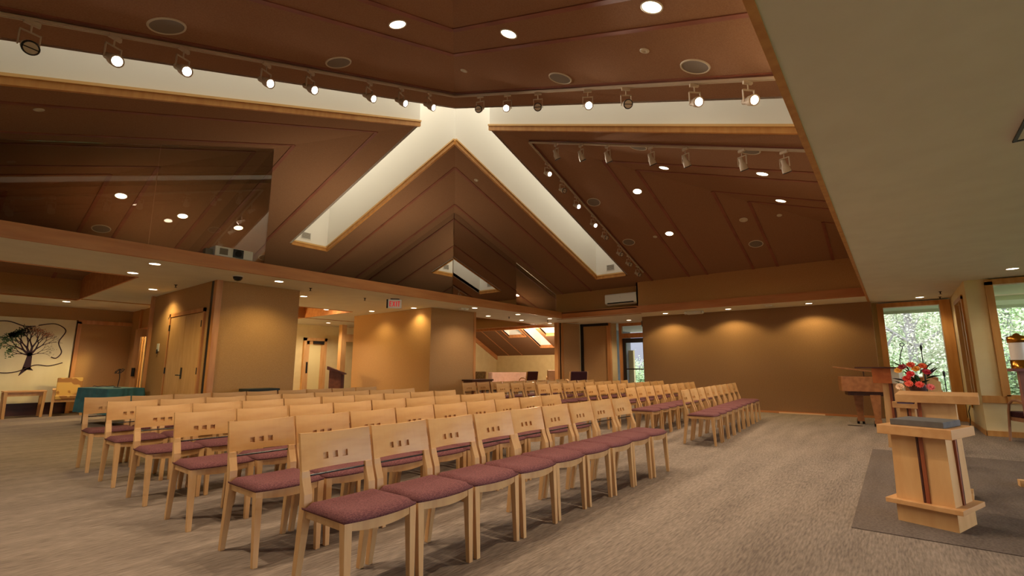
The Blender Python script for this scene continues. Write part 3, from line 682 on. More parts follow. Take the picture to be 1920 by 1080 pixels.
def exit_sign(loc, rz, label, s=1.0):
    t = thing('exit_sign', label, 'exit sign', loc, rz)
    MB().box(-.15*s, .15*s, -.02, .02, -.2*s, -.0).build('housing', exit_face, t, bevel=.004)
    MB().box(-.1*s, .1*s, -.03, .03, 0, .02).build('canopy', blackm, t)
    MB().box(-.185*s, -.15*s, -.035, .03, -.2*s, .0).build('side_cap', blackm, t)
    m = MB(); y0, y1 = -.026, -.02
    def lb(x0, x1, z0, z1): m.box(x0*s, x1*s, y0, y1, z0*s, z1*s)
    zt, zb_ = -.04, -.16
    lb(-.118, -.10, zb_, zt); lb(-.10, -.07, zt-.016, zt); lb(-.10, -.075, -.108, -.093); lb(-.10, -.07, zb_, zb_+.016)          # E
    for (xa, xb_) in ((-.055, -.005), (-.005, -.055)):                                                                               # X
        m.prismv([(xa*s, y0, zb_*s), ((xa+.018)*s, y0, zb_*s), ((xb_+.018)*s, y0, zt*s), (xb_*s, y0, zt*s)], (0, .006, 0))
    lb(.030, .048, zb_, zt)                                                                                                    # I
    lb(.062, .118, zt-.016, zt); lb(.081, .099, zb_, zt)                                                                       # T
    m.build('exit_lettering', exit_red, t)
    return t
exit_sign((6.85, 8.86, H-.02), .66 - PI/2 + .25, 'red letter exit sign hanging under the left beam')
exit_sign((15.3, 6.35, H-.02), -PI/2+.2, 'small red exit sign beside the dark glass door', .95)
def alarm(loc, label):
    t = thing('smoke_alarm', label, 'smoke alarm', loc)
    MB().lathe([(.09, 0), (.09, -.03), (.07, -.05), (.001, -.055)], 20, cap=False).build('body', whitep, t)
    MB().box(-.2, -.1, -.05, .05, -.05, 0).build('housing', whitep, t)
alarm((9.17, 8.86, H), 'white smoke alarm on the soffit beside the middle wall block')
t = thing('emergency_light', 'white box on the far soffit between two wall washers', 'emergency light', (13.61, 4.25, H)); MB().box(-.08, .08, -.2, .2, -.09, 0).build('housing', whitep, t, bevel=.01); 
for s_ in (-1, 1): MB().sphere((-.05, s_*.23, -.05), .045).build('lamp', whitep, t)
t = thing('motion_sensor', 'small flat white sensor on the far soffit', 'sensor', (13.5, 2.35, H)); MB().box(-.05, .05, -.08, .08, -.03, 0).build('housing', whitep, t)
t = thing('air_conditioner', 'white wall-mounted air conditioner above the far beam', 'air conditioner', (13.17, 6.17, 3.0))
m = MB(); m.loft([[(-.22, y, .05), (-.14, y, 0), (0, y, 0), (0, y, .33), (-.19, y, .33), (-.22, y, .3)] for y in (-.5, .5)]); m.build('body', whitep, t, bevel=.008)
MB().box(-.222, -.17, -.42, .42, .035, .07).build('air_outlet', blackm, t); MB().lathe([(.012, -.224), (.012, -.215)], 12, 'x', (0, 0, .22)).build('logo', ringw, t)
def vent(loc, rz, label, wd=.26, ht=.18):
    t = thing('vent_grille', label, 'vent', loc, rz, 'skylight vents')
    MB().box(-wd/2, wd/2, -.01, 0, -ht/2, ht/2).build('frame', whitep, t)
    m = MB()
    for k in range(7): z = -ht/2+.025+k*(ht-.05)/6; m.box(-wd/2+.02, wd/2-.02, -.016, -.01, z-.004, z+.006)
    m.build('louvre', grille_m, t)
vent((A0-.12, B0+ENDB-.002, zu('+B', 0, ENDB)+.27), 0, 'slatted vent in the end wall of the left skylight slot')
vent((A0+ENDA-.002, B0-.0, zu('+A', ENDA, 0)+.27), -PI/2, 'slatted vent in the end wall of the right skylight slot')
for (a, b, dz, rz, l) in ((A0-1.9, B0+w, .35, 0, 'left'), (A0-.0-w, B0+3.2, .3, PI/2, 'lower left'), (A0+3.8, B0+w, .3, 0, 'lower right')):
    pass
t = thing('ceiling_diffuser', 'black-edged square diffuser in the white ceiling at the right edge', 'vent', (4.30, -1.10, H), .0)
m = MB(); q = .30; m.box(-q, q, q-.02, q, -.012, 0).box(-q, q, -q, -q+.02, -.012, 0).box(-q, -q+.02, -q, q, -.012, 0).box(q-.02, q, -q, q, -.012, 0); m.build('frame', blackm, t)
MB().box(-q+.02, q-.02, -q+.02, q-.02, -.006, 0).build('panel', soffit_m, t)
t = thing('light_switch', 'white wall control beside the double doors', 'switch', (3.32, 12.17, 1.58)); MB().box(-.015, 0, -.06, .06, -.08, .08).build('plate', whitep, t); MB().box(-.03, -.015, -.02, .02, -.13, -.04).build('toggle', rubber, t)
t = thing('door_sensor', 'small dark box above the corner of the double doors', 'sensor', (3.32, 11.62, 2.16)); MB().box(-.03, 0, -.03, .03, -.02, .02).build('body', blackm, t)
t = thing('floor_outlet', 'small dark floor outlet cover in the carpet near the piano', 'outlet', (12.15, .75, 0)); MB().box(-.05, .05, -.12, .12, 0, .006).build('cover', blackm, t)
t = thing('air_slot', 'pale strip grille at the foot of the far wall', 'vent', (AW-.03, 1.95, 0)); MB().box(-.03, .015, -.5, .5, 0, .03).build('cover', mat('pale_strip', (230, 190, 150), .5), t)

# ------------------------------------------------------------------ left end: mural, bench, armchair, draped table
wood_panel = mat('mural_panel_paint', (224, 212, 172), .8, (216, 202, 160), (3, 3, 1))
y = BACK-.16
mur = thing('wall_mural', 'cream wall panel painted with a spreading four-season tree', 'mural', (0, y, 0))
MB().box(-1.2, 2.70, 0, .12, .30, 2.38).build('panel', wood_panel, mur)
trunkm = mat('mural_brown', (58, 34, 40), .8)
m = MB(); cx = 1.93
tips = []
def seg2(p, q, r0, r1):
    d = Vector((q[0]-p[0], q[1]-p[1])); n = Vector((-d.y, d.x)).normalized()
    pts = [(p[0]+n.x*r0, -.004, p[1]+n.y*r0), (q[0]+n.x*r1, -.004, q[1]+n.y*r1), (q[0]-n.x*r1, -.004, q[1]-n.y*r1), (p[0]-n.x*r0, -.004, p[1]-n.y*r0)]
    m.prismv(pts, (0, .004, 0))
def branch(p, ang, ln, r, dep):
    q = (p[0]+ln*math.sin(ang), p[1]+ln*math.cos(ang)); seg2(p, q, r, r*.68)
    if dep == 0 or ln < .05: tips.append(q); return
    if dep < 3: tips.append(q)
    for da in (-.33+random.uniform(-.1, .08), .31+random.uniform(-.08, .1)): branch(q, ang+da, ln*random.uniform(.72, .84), r*.62, dep-1)
seg2((cx-.02, 1.12), (cx, 1.45), .075, .045); seg2((cx-.04, 1.14), (cx-.14, .96), .05, .005); seg2((cx+.01, 1.14), (cx+.1, 1.09), .04, .005); seg2((cx-.02, 1.16), (cx-.05, 1.09), .05, .02)
for ang, ln, r in ((-.75, .18, .03), (-.35, .19, .03), (.1, .20, .03), (.5, .18, .026), (-1.25, .13, .02), (1.15, .13, .013)): branch((cx, 1.45), ang, ln, r, 5)
m.build('tree', trunkm, mur)
def dots(sel, m_, nm, r=.019):
    g = MB()
    for (x, z) in sel:
        for _ in range(3):
            dx, dz, a = x+random.uniform(-.045, .045), z+random.uniform(-.045, .045), random.uniform(0, PI)
            ca, sa = math.cos(a)*r, math.sin(a)*r
            g.prismv([(dx+ca, -.006, dz+sa), (dx-sa*.5, -.006, dz+ca*.5), (dx-ca, -.006, dz-sa), (dx+sa*.5, -.006, dz-ca*.5)], (0, .003, 0))
    if sel: g.build(nm, m_, mur)
tips = [q for q in tips if q[1] > 1.42]
dots([q for q in tips if q[0] < cx-.18 and q[1] < 2.12], mat('mural_green', (70, 110, 60), .8), 'green_leaves')
dots([q for q in tips if q[0] < cx-.05 and q[1] >= 1.9], mat('mural_dark', (50, 44, 44), .8), 'dark_leaves')
dots([q for q in tips if cx-.1 <= q[0] < cx+.35 and q[1] > 1.8][::2], mat('mural_rust', (180, 96, 60), .8), 'rust_leaves', .013)
dots([q for q in tips if q[0] > cx+.15][::5], mat('mural_umber', (96, 58, 40), .8), 'brown_leaves', .011)
def curve2(pts, r):
    P = [Vector((x, -.005, z)) for x, z in pts]; out = []
    for i in range(len(P)-1):
        p0, p1, p2, p3 = P[max(i-1, 0)], P[i], P[i+1], P[min(i+2, len(P)-1)]
        for k in range(8):
            s_ = k/8; out.append(.5*((2*p1)+(p2-p0)*s_+(2*p0-5*p1+4*p2-p3)*s_*s_+(3*p1-p0-3*p2+p3)*s_**3))
    return out + [P[-1]]
g = MB()
for pts in ([(1.08, 1.95), (1.16, 2.2), (1.45, 2.27), (1.75, 2.17), (1.95, 2.18)], [(2.0, 2.2), (2.3, 2.26), (2.52, 2.1), (2.42, 1.8), (2.5, 1.55), (2.42, 1.4), (2.32, 1.42)],
            [(1.18, 1.92), (1.15, 1.75), (1.0, 1.62), (1.02, 1.45), (1.25, 1.38)], [(.7, 1.12), (1.1, 1.16), (1.45, 1.04), (1.75, 1.06), (2.05, 1.22), (2.3, 1.2), (2.55, 1.28)]):
    g.tube(curve2(pts, .012), .012, 6)
g.build('outline', trunkm, mur)
# bench / low table
t = thing('low_table', 'low wooden side table against the tree mural', 'table', (1.88, 16.2, 0))
MB().box(-.36, .36, -.25, .25, .585, .62).build('tabletop', oak_h, t, bevel=.006)
for sx in (-1, 1):
    for sy in (-1, 1): MB().taper((sx*.31, sy*.2, 0), (sx*.325, sy*.22, .585), .024, .024, .028, .028).build('leg', oak, t)
MB().box(-.3, .3, -.21, -.19, .5, .585).box(-.3, .3, .19, .21, .5, .585).build('apron', oak, t)
patch = mat('patchwork', (196, 158, 84), .9, (150, 104, 56), (7, 7, 7), detail=0, lo=.48, hi=.52)
def armchair(name, label, loc, rz, seat_m, wood_m, curved=False, s=1.0, group=None):
    t = thing(name, label, 'armchair', loc, rz, group); t.scale = (s, s, s)
    for sx in (-1, 1):
        if curved:
            pts = [(sx*.28, -.26, 0)] + [(sx*.28, -.26+.02*k, .12*k) for k in range(1, 5)] + [(sx*.28, -.14, .6), (sx*.28, -.04, .66), (sx*.28, .1, .665), (sx*.28, .24, .62)]
            MB().tube(pts, .019, 8).build('arm', wood_m, t)
            MB().taper((sx*.26, .27, 0), (sx*.26, .2, .45), .018, .02).taper((sx*.26, .2, .45), (sx*.26, .3, .9), .018, .02, .016, .016).build('leg', wood_m, t)
        else:
            MB().taper((sx*.27, -.25, 0), (sx*.27, -.24, .62), .024, .026).build('leg', wood_m, t); MB().taper((sx*.27, .26, 0), (sx*.27, .24, .62), .024, .026).build('leg', wood_m, t)
            MB().loft([[(sx*.30, y_, z_), (sx*.24, y_, z_), (sx*.24, y_, z_+.035), (sx*.30, y_, z_+.035)] for y_, z_ in ((-.29, .60), (-.1, .625), (.27, .61))]).build('arm', wood_m, t, bevel=.006)
    MB().box(-.25, .25, -.25, .25, .33, .39).build('seat_frame', wood_m, t)
    MB().box(-.245, .245, -.27, .2, .39, .48).build('seat', seat_m, t, bevel=.02)
    m = MB(); m.M = Matrix.Translation((0, .22, .46)) @ Matrix.Rotation(-.18, 4, 'X'); m.box(-.24, .24, -.03, .04, 0, .45); m.build('backrest', seat_m, t, bevel=.02)
    return t
armchair('armchair', 'wooden armchair with patchwork gold cushions beside the mural', (2.66, 16.15, 0), -.15, patch, oak)
# teal draped table
t = thing('draped_table', 'folding table under a teal cloth near the double doors', 'table', (2.80, 13.0, 0), -1.42)
MB().box(-.68, .68, -.29, .29, .71, .735).build('tabletop', brownwood, t)
for sx in (-1, 1): MB().tube([(sx*.55, -.22, 0), (sx*.55, -.22, .71)], .014).tube([(sx*.55, .22, 0), (sx*.55, .22, .71)], .014).tube([(sx*.55, -.22, .25), (sx*.55, .22, .25)], .01).build('leg', blackm, t)
def drape(name, hx, hy, zt, drop, m_, par):
    per = []; N_ = 160
    for i in range(N_):
        s_ = i/N_*4; side = int(s_); f = s_-side
        x, y_ = [(-hx+2*hx*f, -hy), (hx, -hy+2*hy*f), (hx-2*hx*f, hy), (-hx, hy-2*hy*f)][side]; nx, ny = [(0,-1), (1,0), (0,1), (-1,0)][side]
        per.append((x, y_, nx, ny, f))
    rings = []
    for k, dz in enumerate((0, .008, .1, .25, drop*.8, drop)):
        r = []
        for i, (x, y_, nx, ny, f) in enumerate(per):
            a = .016*min(1, dz*5)*math.sin(i*.75+math.sin(i*.21)*2) + .004 + .05*dz; e = 1+.35*(1-min(1, min(f, 1-f)*10))
            r.append((x+nx*a*e, y_+ny*a*e, zt-dz))
        rings.append(r)
    g = MB(); g.loft(rings, cap=False, smooth=True); g.add([rings[0][i] for i in range(N_)], [tuple(range(N_))]); return g.build(name, m_, par)
t2 = thing('tablecloth', 'teal cloth hanging in folds over the folding table', 'tablecloth', (2.80, 13.0, 0), -1.42)
drape('cloth', .70, .31, .742, .5, teal, t2)
t = thing('wire_sculpture', 'dark twisted wire candle holder standing on the teal cloth', 'sculpture', (2.86, 12.8, .745), -.9)
MB().lathe([(.07, 0), (.07, .01), (.01, .014)], 14).build('base', blackm, t)
g = MB(); g.tube([(0, 0, .01), (.02, 0, .2), (0, 0, .38)], .008)
for k in range(4):
    a = k*1.7; g.tube([(.0, 0, .33)] + [(.09*math.cos(a+j*.9)*min(1, j/2), .02*math.sin(a), .34+.05*math.sin(a+j*1.1)) for j in range(1, 7)], .006, 6)
g.build('stem', blackm, t)
MB().tube([(-.05-.07*j, .03*math.sin(j*2), .02+.015*abs(math.sin(j*1.3))) for j in range(8)], .007, 6).build('loose_wire', blackm, t)
# dark cart behind the near block
t = thing('dark_cart', 'low wooden cart with dark green top against the left wall block', 'cart', (4.05, 9.0, 0))
MB().box(-.27, .27, -.2, .2, .74, .79).build('top', mat('dark_green', (32, 44, 42), .6), t); MB().box(-.25, .25, -.18, .18, .12, .74).build('body', brownwood, t)
for sx in (-1, 1):
    for sy in (-1, 1): MB().lathe([(.03, -.012), (.03, .012)], 12, 'x', (sx*.2, sy*.14, .03)).box(sx*.2-.005, sx*.2+.005, sy*.14-.01, sy*.14+.01, .03, .13).build('caster', rubber, t)
# corridor lectern
def slant_lectern(loc, rz, label, top_m, body_m):
    t = thing('lectern', label, 'lectern', loc, rz)
    MB().loft([[(x, -.24, .96), (x, .26, 1.1), (x, .26, 1.19), (x, -.24, .99)] for x in (-.3, .3)]).build('reading_top', top_m, t)
    MB().loft([[(x, -.16, .0), (x, .2, 0), (x, .2, 1.1), (x, -.16, .985)] for x in (-.22, .22)]).build('body', body_m, t); MB().box(-.27, .27, -.22, .25, 0, .06).build('base', body_m, t)
    MB().box(.225, .25, -.18, -.12, .06, .96).box(-.25, -.225, -.18, -.12, .06, .96).build('side_strip', darkwood, t)
slant_lectern((7.75, 12.5, 0), .95, 'dark slanted-top wooden lectern in the corridor', darkwood, brownwood)
# dark table between the blocks
t = thing('side_table', 'dark-topped narrow table behind the middle rows', 'table', (9.75, 8.9, 0), .0)
MB().box(-.42, .42, -.2, .2, .80, .84).build('tabletop', darkwood, t); MB().box(-.39, .39, -.17, .17, .7, .8).build('apron', brownwood, t)
for sx in (-1, 1):
    for sy in (-1, 1): MB().taper((sx*.36, sy*.15, 0), (sx*.36, sy*.15, .7), .02, .02, .024, .024).build('leg', brownwood, t)

# ------------------------------------------------------------------ alcove furniture
t = thing('sofa', 'pale pink curved sofa by the alcove wall', 'sofa', (18.6, 15.0, 0), -.75)
def arc(r, a0_, a1_, n): return [(r*math.sin(a0_+(a1_-a0_)*i/n), r*math.cos(a0_+(a1_-a0_)*i/n)) for i in range(n+1)]
def ribbon(mb, r0, r1, a0_, a1_, z0, z1, cy=0, n=12):
    o, i_ = arc(r1, a0_, a1_, n), arc(r0, a0_, a1_, n)
    mb.loft([[(i_[k][0], i_[k][1]-cy, z0), (o[k][0], o[k][1]-cy, z0), (o[k][0], o[k][1]-cy, z1), (i_[k][0], i_[k][1]-cy, z1)] for k in range(n+1)])
g = MB(); ribbon(g, 1.05, 1.3, -.85, .85, .15, .92, .9); g.build('backrest', pink_f, t, bevel=.04)
g = MB(); ribbon(g, .45, 1.05, -.8, .8, .12, .45, .9); g.build('seat', pink_f, t, bevel=.04)
for sx in (-1, 1): MB().box(sx*.62-.03, sx*.62+.03, -.35, -.29, 0, .13).build('leg', darkwood, t)
armchair('armchair', 'bentwood armchair with woven gold back left of the sofa', (14.5, 13.3, 0), 2.6, mat('wicker', (160, 128, 70), .8, (110, 84, 44), (40, 40, 12)), oak, True, 1.1)
armchair('armchair', 'bentwood armchair with dark plum back right of the sofa', (16.2, 12.0, 0), 2.9, plum_d, oak, True, 1.1)
armchair('armchair', 'second pink-backed armchair at the alcove post', (17.6, 11.6, 0), 2.2, pink_f, oak, True, 1.15)
armchair('armchair', 'tall plum armchair before the tan folding panels', (13.95, 8.35, 0), 2.45, plum_d, oak, True, 1.14)
t = thing('dark_vase', 'small dark vase on a white stand at the alcove edge', 'vase', (13.4, 13.2, 0)); MB().lathe([(.12, 0), (.12, .6), (.16, .62), (.16, .66)], 16).build('stand', whitep, t); MB().lathe([(.06, .66), (.08, .8), (.075, .98), (.05, 1.0)], 14).build('body', blackm, t)

# ------------------------------------------------------------------ bema furniture
def tiered_lectern(loc, rz, label, w_, d_, zb, ztop, lab2=None):
    t = thing('lectern', label, 'lectern', loc, rz)
    hx, hy = w_/2, d_/2
    MB().box(-hx, hx, -hy, hy, 0, .13).build('plinth', oak, t)
    MB().box(-hx-.05, hx+.05, -hy-.05, hy+.05, .13, .165).build('ledge', oak_h, t, bevel=.004)
    q = lambda z, k: [(-hx*k, -hy*k, z), (hx*k, -hy*k, z), (hx*k, hy*k, z), (-hx*k, hy*k, z)]
    MB().loft([q(.165, .97), q(zb, .93)]).build('body', oak, t)
    for (x0, x1, y0, y1) in ((-hx-.004, -hx+.02, -.035, -.012), (-.035, -.012, -hy-.004, -hy+.02)):
        MB().box(x0+(.0), x1, y0, y1, .165, zb).build('red_strip', redwood, t)
    for (x0, x1, y0, y1) in ((-hx-.004, -hx+.02, -.008, .004), (-.008, .004, -hy-.004, -hy+.02)):
        MB().box(x0, x1, y0, y1, .165, zb).build('dark_groove', darkwood, t)
    MB().box(-hx-.06, hx+.06, -hy-.05, hy+.05, zb, ztop).build('top_shelf', oak_h, t, bevel=.004)
    return t
# front lectern
RZ = -.34
front = tiered_lectern((5.045, -.135, .006), RZ, 'light maple tiered lectern nearest the camera on the dark carpet', .37, .36, .645, .715)
t = thing('book_pad', 'thick grey foam pad lying on the front lectern shelf', 'pad', (5.03, -.135, .721), RZ)
MB().box(-.16, .2, -.165, .165, 0, .045).build('pad_block', greyf, t, bevel=.004)
# reading table behind it
rt = thing('reading_table', 'maple reading table with thick sloped top behind the front lectern', 'table', (6.12, -.28, .006), -.1)
g = MB(); g.M = Matrix.Translation((0, 0, .90)) @ Matrix.Rotation(-.05, 4, 'Y')
g.box(-.2, .2, -.29, .29, -.055, .018); g.build('tabletop', oak_h, rt, bevel=.004)
MB().box(-.12, .12, -.13, .13, .06, .86).build('pedestal', maple_leg, rt); MB().box(-.14, -.12, .11, .135, .06, .86).build('red_strip', redwood, rt); MB().box(-.15, .15, -.16, .16, 0, .06).build('base', oak, rt)
MB().box(-.19, -.05, .16, .28, .82, .845).build('under_shelf', mat('plum_felt', (86, 66, 84), .9), rt)
# far lectern
fl = thing('lectern', 'tall maple lectern with cherry box and dark top, left of the flowers', 'lectern', (9.35, .06, 0), -.12)
MB().taper((0, -.02, 0), (0, -.02, .93), .15, .13, .15, .115).build('body', oak, fl)
MB().box(-.16, -.148, -.01, .02, 0, .93).build('red_strip', redwood, fl); MB().box(-.16, -.148, -.03, -.012, 0, .93).build('dark_groove', darkwood, fl)
MB().box(-.2, .24, -.03, .20, .93, 1.15).build('cherry_box', cherry, fl, bevel=.003); MB().box(-.19, .23, -.12, -.03, .93, 1.15).build('white_side', plaster, fl)
MB().prism([(-.26, .40), (-.3, .1), (-.28, -.16), (.28, -.16), (.28, .36)], 1.15, 1.172).build('dark_top', darkwood, fl)
t = thing('gooseneck_microphone', 'black gooseneck microphone rising from the far lectern', 'microphone', (9.30, -.07, 1.172), 0)
g = MB(); g.tube([(0, 0, 0), (0, 0, .1), (.0, -.02, .2), (0, -.05, .28), (0, -.05, .31)], .006, 8); g.build('stem', blackm, t)
MB().tube([(0, -.05+.025*math.cos(a), .33+.025*math.sin(a)) for a in [i*2*PI/12 for i in range(13)]], .006, 6).build('capsule', blackm, t)
# third stand between them
ts = tiered_lectern((7.95, -.10, .006), -.3, 'small maple stand with red strips between the two lecterns', .22, .16, .66, .735)
# flowers
fx = thing('flower_arrangement', 'bouquet of red, orange and yellow blooms behind the reading table top', 'flowers', (6.42, -.165, .938), 0); fx.scale = (1.15, 1.15, 1.15)
MB().lathe([(.05, -.02), (.07, .03), (.065, .05)], 16).build('bowl', darkwood, fx)
cols = [((214, 50, 34), (0, .07, .10)), ((226, 40, 44), (-.02, .04, .14)), ((232, 150, 40), (-.02, -.0, .185)), ((220, 74, 40), (.0, .03, .22)), ((240, 104, 80), (-.04, .06, .055)), ((238, 84, 70), (-.05, -.01, .05)),
        ((236, 170, 60), (.02, .12, .17)), ((244, 208, 170), (-.02, .125, .03)), ((196, 40, 60), (0, -.07, .16)), ((240, 120, 120), (-.03, -.08, .03)), ((150, 30, 40), (.02, .09, .2)), ((226, 90, 36), (.03, -.05, .21))]
for i, (c_, (x, y_, z)) in enumerate(cols):
    g = MB(); R = .036
    nrm = Vector((-.8, y_*2, .5+z)).normalized(); Q = Matrix.Translation((x-.02, y_, z)) @ nrm.to_track_quat('Z', 'Y').to_matrix().to_4x4(); g.M = Q
    for ring, (rr, el, n_) in enumerate(((R, .15, 12), (R*.72, .6, 9), (R*.4, 1.1, 6))):
        for k in range(n_):
            a = 2*PI*k/n_ + ring*.3; ca, sa = math.cos(a), math.sin(a); wv = rr*.32
            tip = (ca*rr*math.cos(el), sa*rr*math.cos(el), rr*math.sin(el)); mid = (ca*rr*.55*math.cos(el), sa*rr*.55*math.cos(el), rr*.5*math.sin(el)+.004)
            g.add([(0, 0, 0), (mid[0]-sa*wv, mid[1]+ca*wv, mid[2]), tip, (mid[0]+sa*wv, mid[1]-ca*wv, mid[2])], [(0, 1, 2, 3)])
    g.build('flower', mat('petal_%d_%d_%d' % c_, c_, .6), fx)
lf = mat('bouquet_leaf', (44, 84, 40), .5, (30, 60, 30), (20, 20, 20)); ld = mat('bouquet_dark', (52, 26, 30), .6)
for k in range(26):
    a = random.uniform(0, 2*PI); y_ = random.uniform(-.13, .13); z = random.uniform(.02, .26); g = MB(); ln = random.uniform(.07, .12)
    d = Vector((random.uniform(-.4, .3), y_*7+random.uniform(-.3, .3), random.uniform(.2, 1.0))).normalized(); g.M = Matrix.Translation((random.uniform(0, .05), y_*.6, z*.7)) @ d.to_track_quat('X', 'Z').to_matrix().to_4x4()
    wv = ln*.2; g.add([(0,0,0), (ln*.4, wv, .01), (ln*.8, wv*.6, .0), (ln, 0, -.01), (ln*.8, -wv*.6, 0), (ln*.4, -wv, .01), (ln*.5, 0, -.006)], [(0,1,6), (1,2,6), (2,3,6), (3,4,6), (4,5,6), (5,0,6)]); g.build('leaf', lf if k % 4 else ld, fx)
# grand piano
pw = mat('piano_wood', (176, 114, 68), .3, (150, 94, 54), (3, 12, 12), coat=.4)
pn = thing('grand_piano', 'brown grand piano with lid raised slightly in the right corner', 'piano', (12.15, 0, 0), 0)
rim_ = [(-.05, .90), (.35, .98), (.62, .80), (.68, .45), (.85, .1), (1.3, -.05), (1.35, -.62), (-.08, -.62)]
MB().prism(rim_, .68, .98).build('case', pw, pn, bevel=.01)
MB().prism([(x*.9+.04, y_*.9) for x, y_ in rim_], .60, .68).build('underframe', darkwood, pn)
lid = [(x, y_+.04, 1.0) for x, y_ in rim_[:7]] + [(-.1, -.15, 1.0)]
lid = [(-.06, -.1), (-.06, 1.02), (.36, 1.04), (.66, .84), (.74, .45), (.9, .12), (1.3, -.02), (1.3, -.1)]
MB().loft([[(x, y_, 1.0+.12*(y_+.1)*1.2 + .0) for x, y_ in lid], [(x, y_, 1.022+.12*(y_+.1)*1.2) for x, y_ in lid]]).build('lid', pw, pn)
MB().box(-.02, .02, .5, .52, .98, 1.08).build('lid_prop', darkwood, pn)
MB().box(.02, 1.25, -.60, -.46, .90, .985).build('key_slip', pw, pn)
MB().loft([[(x, -.64, .72), (x, -.40, .72), (x, -.40, 1.05), (x, -.5, 1.05), (x, -.53, .96), (x, -.6, .92), (x, -.64, .90)] for x in (-.12, -.06)]).build('cheek', maple_leg, pn)
MB().box(.0, 1.2, -.66, -.5, .70, .74).build('key_bed', pw, pn)
for (x, y_) in ((.45, .66), (.02, .36), (1.1, -.4)):
    l_ = MB().taper((x, y_, .14), (x, y_, .62), .055, .05, .10, .085).build('leg', pw, pn)
    MB().box(x-.06, x+.06, y_-.06, y_+.06, .06, .14).build('foot_block', pw, l_); MB().lathe([(.055, -.02), (.055, .02)], 16, 'y', (x, y_-.04, .055)).lathe([(.055, -.02), (.055, .02)], 16, 'y', (x, y_+.05, .055)).build('caster', rubber, l_)
MB().box(.5, .7, -.3, -.26, .12, .62).box(.45, .75, -.34, -.2, .08, .13).build('pedal_lyre', darkwood, pn)
# microphone stands
def mic(x, y_, h_, label, boom=False):
    t = thing('microphone_stand', label, 'microphone stand', (x, y_, 0), group='microphone stands by the window')
    MB().tube([(0, 0, .03), (0, 0, h_)], .008, 8).tube([(0, 0, .03), (0, 0, h_*.7)], .013, 8).build('pole', blackm, t)
    for k in range(3): a = k*2*PI/3+.4; MB().tube([(0, 0, .12), (.25*math.cos(a), .25*math.sin(a), .01)], .008, 6).build('leg', blackm, t)
    MB().lathe([(.012, h_), (.02, h_+.05), (.018, h_+.09), (.001, h_+.11)], 12).build('microphone', blackm, t)
mic(12.0, -.43, 1.48, 'tall thin microphone stand seen above the flowers'); mic(11.6, -.68, 1.0, 'shorter black microphone stand right of the flowers')
# candle-like lamp on its wooden post
t = thing('floor_lamp', 'tall lamp with white cylinder and brass bands on wooden post', 'lamp', (7.05, -1.01, .006), .1)
MB().taper((0, 0, .05), (0, 0, 1.12), .035, .035).build('post', mat('lamp_post_wood', (150, 100, 84), .5, (130, 84, 70), (10, 10, 2)), t)
MB().box(-.16, .16, -.04, .04, 0, .06).build('foot', oak, t); MB().box(-.04, .04, -.16, .16, 0, .06).build('foot', oak, t)
MB().box(-.09, .09, -.09, .09, 1.12, 1.15).build('plate', mat('plate_wood', (130, 80, 76), .5), t)
MB().lathe([(.075, 1.15), (.078, 1.235), (.07, 1.235)], 28).build('lower_band', brass, t); MB().lathe([(.07, 1.235), (.07, 1.41)], 28, cap=False).build('glass_shade', mat('opal', (238, 226, 214), .3), t)
MB().lathe([(.072, 1.41), (.078, 1.412), (.078, 1.47), (.03, 1.485), (.02, 1.50), (.001, 1.51)], 28, cap=False).build('upper_band', brass, t)
armchair('armchair', 'wooden armchair with curved arm and dark seat by the right window', (11.05, -1.68, 0), 1.9, plum_d, mat('ash_wood', (186, 140, 108), .4, (168, 120, 90), (9, 9, 3)), True, .98)
t = thing('power_cord', 'black cord hanging from a brass outlet on the return wall', 'cord', (13.2, -1.11, 0))
MB().box(-.05, .05, -.02, .0, .38, .46).build('outlet', brass, t); MB().tube([(0, .02, .42), (.02, .05, .3), (-.05, .05, .15), (-.12, .08, .02), (-.3, .12, .008)], .008, 6).build('cable', blackm, t)

# ------------------------------------------------------------------ outside
tag(MB().box(-40, 80, -60, 40, -.6, -.5).build('lawn', grassm), 'green lawn outside the windows', 'lawn', kind='structure')
S('added_hillside', MB().loft([[(52, y, -.6), (85, y, -.6), (85, y, 26)] for y in (-80, 60)]), mat('sky_gap_slope', (150, 152, 144), .95, (112, 130, 92), (.8, .8, .8), detail=8, lo=.42, hi=.58))  # added slope that dims the bright sky gaps between the trees
S('roof_eave', MB().box(14.85, 16.1, -4, 3.8, 2.62, 2.72).box(11.95, 13.6, -7, -1.3, 2.62, 2.72).box(16.02, 16.1, -4, 3.8, 2.55, 2.64), mat('eave_paint', (206, 220, 196), .8))
S('patio', MB().box(16.1, 27, 4, 16, -.45, -.02), asphalt)
S('wall_neighbour', MB().box(27, 27.3, 7, 17, -.5, 6), mat('grey_siding', (118, 116, 122), .8))
S('wall_alcove_cladding', MB().box(16.1, 20.25, 9.22, 9.295, -.4, 3.9).box(20.17, 20.25, 9.3, 17, -.4, 3.9), MATS['grey_siding'])
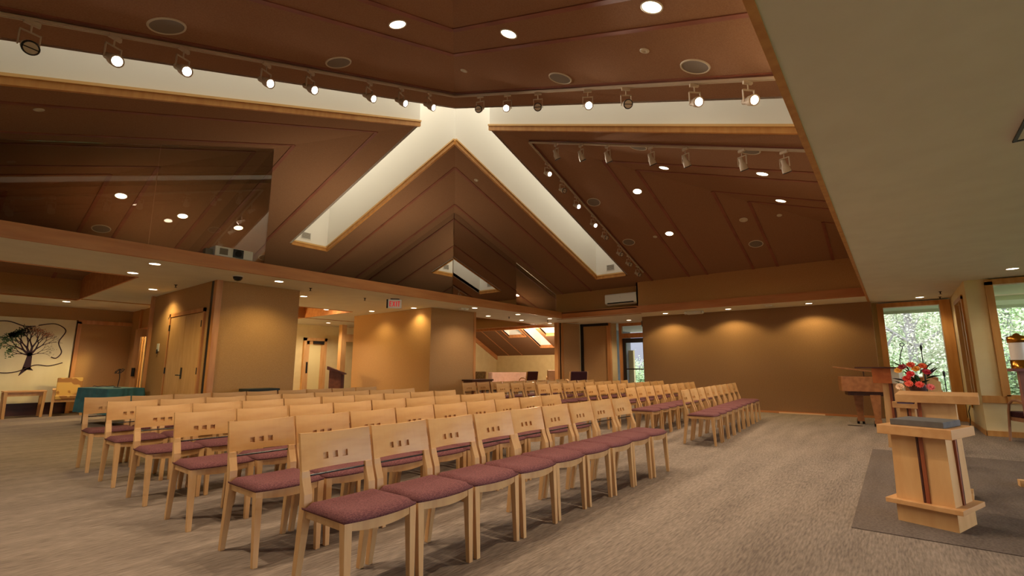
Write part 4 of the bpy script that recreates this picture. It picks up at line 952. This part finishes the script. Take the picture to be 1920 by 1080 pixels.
def tree(x, y_, h_, r, n, label, pale=False, zlow=0):
    t = thing('tree', label, 'tree', (x, y_, -.5), 0, 'trees outside the windows')
    g = MB(); g.tube([(0, 0, 0), (.1, .05, h_*.4), (-.1, .1, h_*.8)], .2, 8, r1=.07)
    for k in range(9):
        a = random.uniform(0, 2*PI); z = h_*random.uniform(.25, .7); e = (r*.8*math.cos(a), r*.8*math.sin(a), z+random.uniform(.6, 2))
        g.tube([(0, 0, z), (e[0]*.5, e[1]*.5, z+(e[2]-z)*.6), e], .07, 6, r1=.02)
    g.build('trunk', barkm, t)
    g = MB(); vs = []; fs = []
    cl = [(random.gauss(0, r*.42), random.gauss(0, r*.42), random.uniform(zlow, h_*.95)) for _ in range(120)]
    for k in range(int(n*4)):
        c_ = random.choice(cl); p = Vector((c_[0]+random.gauss(0, .4), c_[1]+random.gauss(0, .4), c_[2]+random.gauss(0, .35)))
        if p.z < .05: continue
        d = Vector((random.gauss(0, 1), random.gauss(0, 1), random.gauss(0, 1))).normalized(); e = d.orthogonal().normalized(); s_ = random.uniform(.032, .058)*max(1, r/2.4)
        i = len(vs); vs += [tuple(p-d*s_), tuple(p+e*s_*.55), tuple(p+d*s_), tuple(p-e*s_*.55)]; fs.append((i, i+1, i+2, i+3))
    g.add(vs, fs); g.build('foliage', leafp if pale else leafm, t)
for i, (x, y_, h_, r, n, l, pl, zl) in enumerate([
    (22, -.6, 7, 2.2, 5000, 'pale green leafy tree straight outside the near corner window', True, .2), (24.5, -3.4, 8, 2.6, 5500, 'leafy tree outside, between the two right windows', False, .2),
    (19, -5.2, 6.5, 2.2, 5000, 'green tree outside the large right window', True, .2), (27, 1.6, 9, 3.0, 5500, 'taller green tree at the left of the near window view', False, .2),
    (31, -2.0, 11, 3.6, 6000, 'tall tree furthest behind the window view', True, .5), (27, -7.5, 10, 3.4, 6000, 'tall tree beyond the right edge window', False, .3),
    (34, -7, 12, 4, 6000, 'distant tree filling the gap behind the right window', True, .3), (34, 2.5, 11, 4, 5000, 'distant tree behind the left of the near window', False, .3),
    (44, -1, 15, 6, 7000, 'hazy far tree filling the near window view', False, .2), (43, -12, 15, 6, 7000, 'hazy far tree behind the right window', True, .2), (42, 4, 14, 5.5, 5000, 'hazy far tree at the left of the near window', True, .2),
    (18.3, -2.6, 2.0, 1.1, 3200, 'low bright shrub under the near window', False, 0), (17.2, -4.0, 2.2, 1.1, 3200, 'low bright shrub under the right window', True, 0), (18.6, .7, 1.9, 1.0, 2600, 'low shrub at the left foot of the near window', False, 0)]):
    tree(x, y_, h_, r, n, l, pl, zl)
for k in range(1): tree(23.5, 10.6, 1.5, .8, 3500, 'low bright shrub seen through the dark glass door', False, 0)
